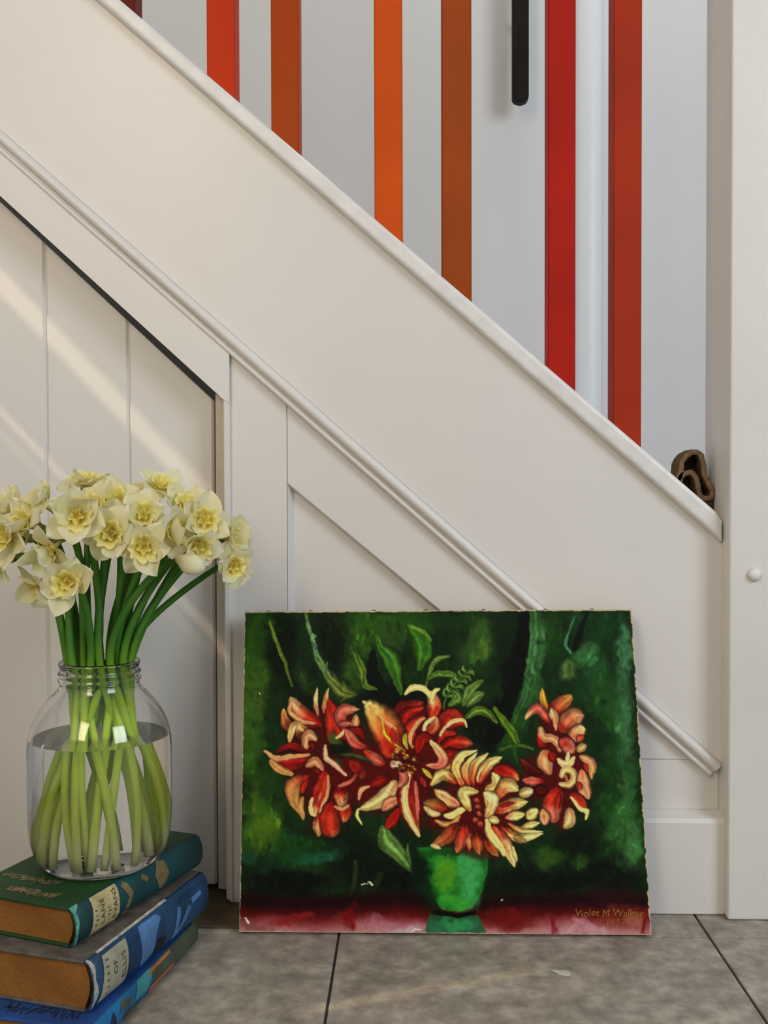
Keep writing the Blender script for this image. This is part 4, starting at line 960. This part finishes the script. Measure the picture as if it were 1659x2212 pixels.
# yellow flower in front
mass(1035, 1740, 90, 66); mass(1060, 1690, 60, 46); mass(1010, 1800, 50, 46); mass(1060, 1800, 50, 44); mass(960, 1750, 46, 50)
YC = [R0, (214, 120, 66), YL, YL]; YC2 = [R1, (226, 178, 96), YL, (240, 222, 140)]; RU = [RD, (164, 62, 28), (176, 92, 42), TN]
petal([(1000, 1700), (984, 1660), (996, 1632), (1030, 1620)], 12, YC2); petal([(1014, 1698), (1006, 1660), (1030, 1626)], 11, YC); petal([(1022, 1696), (1024, 1655), (1056, 1626)], 11, YC); petal([(1034, 1690), (1050, 1656), (1084, 1636)], 14, YC); edge([(1032, 1688), (1036, 1668), (1052, 1648)], 3, CR)
petal([(1070, 1662), (1096, 1668), (1120, 1684)], 17, [R0, R0, R1, TN]); petal([(1052, 1706), (1072, 1694), (1064, 1668)], 14, [TN, YL, YL]); petal([(1074, 1722), (1094, 1696), (1120, 1708)], 18, [R1, (214, 150, 82), CR, YL]); petal([(1124, 1716), (1152, 1706)], 11, [TN, CR, (244, 226, 170)])
petal([(1068, 1752), (1108, 1738), (1140, 1730)], 15, [R0, (214, 110, 60), YL, YL]); petal([(1080, 1742), (1116, 1734)], 5, [R0, R0, (150, 60, 30)]); petal([(1096, 1766), (1134, 1758)], 12, [PK, YL, YL]); petal([(1140, 1764), (1162, 1750)], 13, [TN, YL, (240, 222, 130)]); petal([(1128, 1786), (1166, 1776)], 9, [TN, YL, YL])
petal([(1098, 1780), (1128, 1796), (1172, 1796)], 8, YC2); petal([(1086, 1790), (1120, 1810), (1172, 1800)], 11, YC2); petal([(1110, 1806), (1136, 1820)], 9, [(110, 80, 40), (130, 100, 50)], k=.6)
petal([(984, 1692), (956, 1674), (930, 1698)], 14, [R0, TN, YL, TN]); petal([(988, 1738), (962, 1726), (940, 1706)], 15, [PK, PC, CR, TN]); petal([(960, 1746), (914, 1734)], 16, [R0, (160, 100, 44), (150, 104, 50)]); edge([(948, 1758), (934, 1756), (918, 1744)], 7, CR)
edge([(1002, 1748), (990, 1752), (976, 1760), (962, 1760)], 8, YL); edge([(992, 1762), (976, 1778), (956, 1780), (942, 1774)], 6, TN); petal([(984, 1782), (970, 1806), (934, 1828)], 17, RU); edge([(934, 1826), (950, 1832)], 5, CR)
petal([(1004, 1782), (998, 1815), (986, 1842)], 16, [RD, R1, (180, 80, 50), TN]); petal([(1018, 1796), (1014, 1838)], 9, [RD, PC, (170, 80, 40)]); petal([(1030, 1798), (1036, 1846)], 15, RU); petal([(1050, 1808), (1076, 1850)], 14, RU)
petal([(1068, 1788), (1094, 1828), (1114, 1872)], 15, [R1, (206, 110, 66), CR, YL]); edge([(1052, 1772), (1058, 1798), (1076, 1822), (1088, 1846)], 9, YL); edge([(1108, 1830), (1116, 1860)], 4, YL)
petal([(1014, 1748), (1000, 1712), (1034, 1710)], 14, [TN, YL, YL, TN]); petal([(1052, 1762), (1064, 1730), (1046, 1712)], 16, [TN, CR, (240, 222, 150), CR]); edge([(1048, 1722), (1052, 1745)], 3, (196, 160, 90)); petal([(1060, 1768), (1078, 1774)], 10, [YL, YL])
for x, y in ((1030, 1742), (1034, 1756), (1028, 1728), (1036, 1780), (1026, 1770)): stroke([(x, y), (x+4, y+3)], [5, 4], [(184, 84, 60), (130, 50, 26)], imp=1.)
# --- losses of paint, bare canvas at the edges
for x, y, a, b in ((800, 1913, 9, 4), (534, 1990, 6, 4), (560, 2008, 10, 2.5), (786, 1913, 4, 2), (900, 2011, 12, 2), (560, 1506, 1.6, 1.6), (1090, 1948, 2, 1.5)): blob(x, y, a, b, (226, 218, 196), 1., 0, 4)
rag = wob(90, 3., 120)
em = np.maximum.reduce([1-smooth(.8, 2.2, (TT*700+rag*.8)-1.2), 1-smooth(.5, 1.6, SS*860+rag*.6), (1-smooth(.6, 2.2, (1-SS)*870+rag*1.3-1)), (1-smooth(.5, 1.5, (1-TT)*700+rag*.7))])
blend(np.clip(em, 0, 1), (176, 160, 128))
CANV *= (1 + (N3-.5)*.16)[..., None]
lc = np.clip(CANV/255., 0, 1)**1.08; lc = np.where(lc <= .04045, lc/12.92, ((lc+.055)/1.055)**2.4)/.66
nrm = np.cross(tr-tl, bl-tl); nrm = nrm/np.linalg.norm(nrm); nrm = nrm if nrm[1] < 0 else -nrm
relief = .00025*N3 + .00035*IMP + .0002
GP = P3 + nrm*relief[..., None]
pme = bpy.data.meshes.new('paint_layer')
nv_ = GU*GV; idx = np.arange(nv_).reshape(GV, GU)
qd = np.stack([idx[:-1, :-1], idx[1:, :-1], idx[1:, 1:], idx[:-1, 1:]], -1).reshape(-1, 4); nf = len(qd)
pme.vertices.add(nv_); pme.vertices.foreach_set('co', GP.reshape(-1).astype(np.float32))
pme.loops.add(nf*4); pme.loops.foreach_set('vertex_index', qd.reshape(-1).astype(np.int32))
pme.polygons.add(nf); pme.polygons.foreach_set('loop_start', (np.arange(nf)*4).astype(np.int32)); pme.polygons.foreach_set('use_smooth', np.ones(nf, bool))
pme.update(calc_edges=True)
ca = pme.attributes.new('pigment', 'FLOAT_COLOR', 'POINT'); ca.data.foreach_set('color', np.concatenate([np.clip(lc, 0, .92), np.ones((GV, GU, 1))], -1).reshape(-1).astype(np.float32))
OIL = bpy.data.materials.new('oil_paint'); OIL.use_nodes = True
an = OIL.node_tree.nodes.new('ShaderNodeAttribute'); an.attribute_name = 'pigment'; pb = OIL.node_tree.nodes['Principled BSDF']
OIL.node_tree.links.new(an.outputs['Color'], pb.inputs['Base Color']); pb.inputs['Roughness'].default_value = .55; pb.inputs['Specular IOR Level'].default_value = .12
pc_ = (PBL+PBR)/2; pr = empty('oil_painting', (pc_.x, pc_.y, 0))
tag(pr, 'unframed oil painting of red and yellow dahlias in a green vase, leaning on the wall', 'painting')
attach(link('paint_layer', pme, OIL), pr)
bm = bmesh.new(); nv3 = Vector(nrm)
fr_ = [bm.verts.new(Vector(p)) for p in (tl, tr, br, bl)]; bk_ = [bm.verts.new(Vector(p) - nv3*TH) for p in (tl, tr, br, bl)]
bm.faces.new(fr_); bm.faces.new(bk_[::-1])
for i in range(4): bm.faces.new((fr_[i], bk_[i], bk_[(i+1) % 4], fr_[(i+1) % 4]))
bmesh.ops.bevel(bm, geom=bm.edges[:], offset=.0012, segments=2, affect='EDGES')
attach(from_bm('canvas', bm, mat('raw_canvas', alb((190, 172, 138), .7), .9, .35, 60, .4, 500)), pr)
tk = mat('tack_rust', (.07, .045, .03), .6)
ey = Vector(bl-tl).normalized(); ex = Vector(tr-tl).normalized()
for s in (.06, .17, .335, .47, .62, .78, .9):
    c = Vector(tl + (tr-tl)*s) - nv3*.008
    bm = lathe_bm([(0, .0011), (.0022, .0009), (.003, 0), (0, -.0005)], 10); o = from_bm('tack', bm, tk)
    o.location = c - ey*.0002; o.rotation_euler = (-ey).to_track_quat('Z', 'Y').to_euler(); attach(o, pr)
# painted signature
SIG = mat('signature_ochre', alb((158, 100, 26), .7), .6, .5, 300)
def sig(body, u, v, size, sx):
    me = text_mesh(body, size, .12, sx); c = None
    ii = np.unravel_index(np.argmin((PU-u)**2+(PV-v)**2), PU.shape); c = Vector(P3[ii])
    for k, vt in enumerate(me.vertices):
        x, y = vt.co.x, vt.co.y; vt.co = c + ex*x - ey*(y + .0008*math.sin(x*260)) + nv3*.0012
    o = link('signature', me, SIG); attach(o, pr); return o
sig('Violet M Walker', 1315, 1972, .0122, 1.0); sig('1957', 1328, 1993, .0105, 1.2)
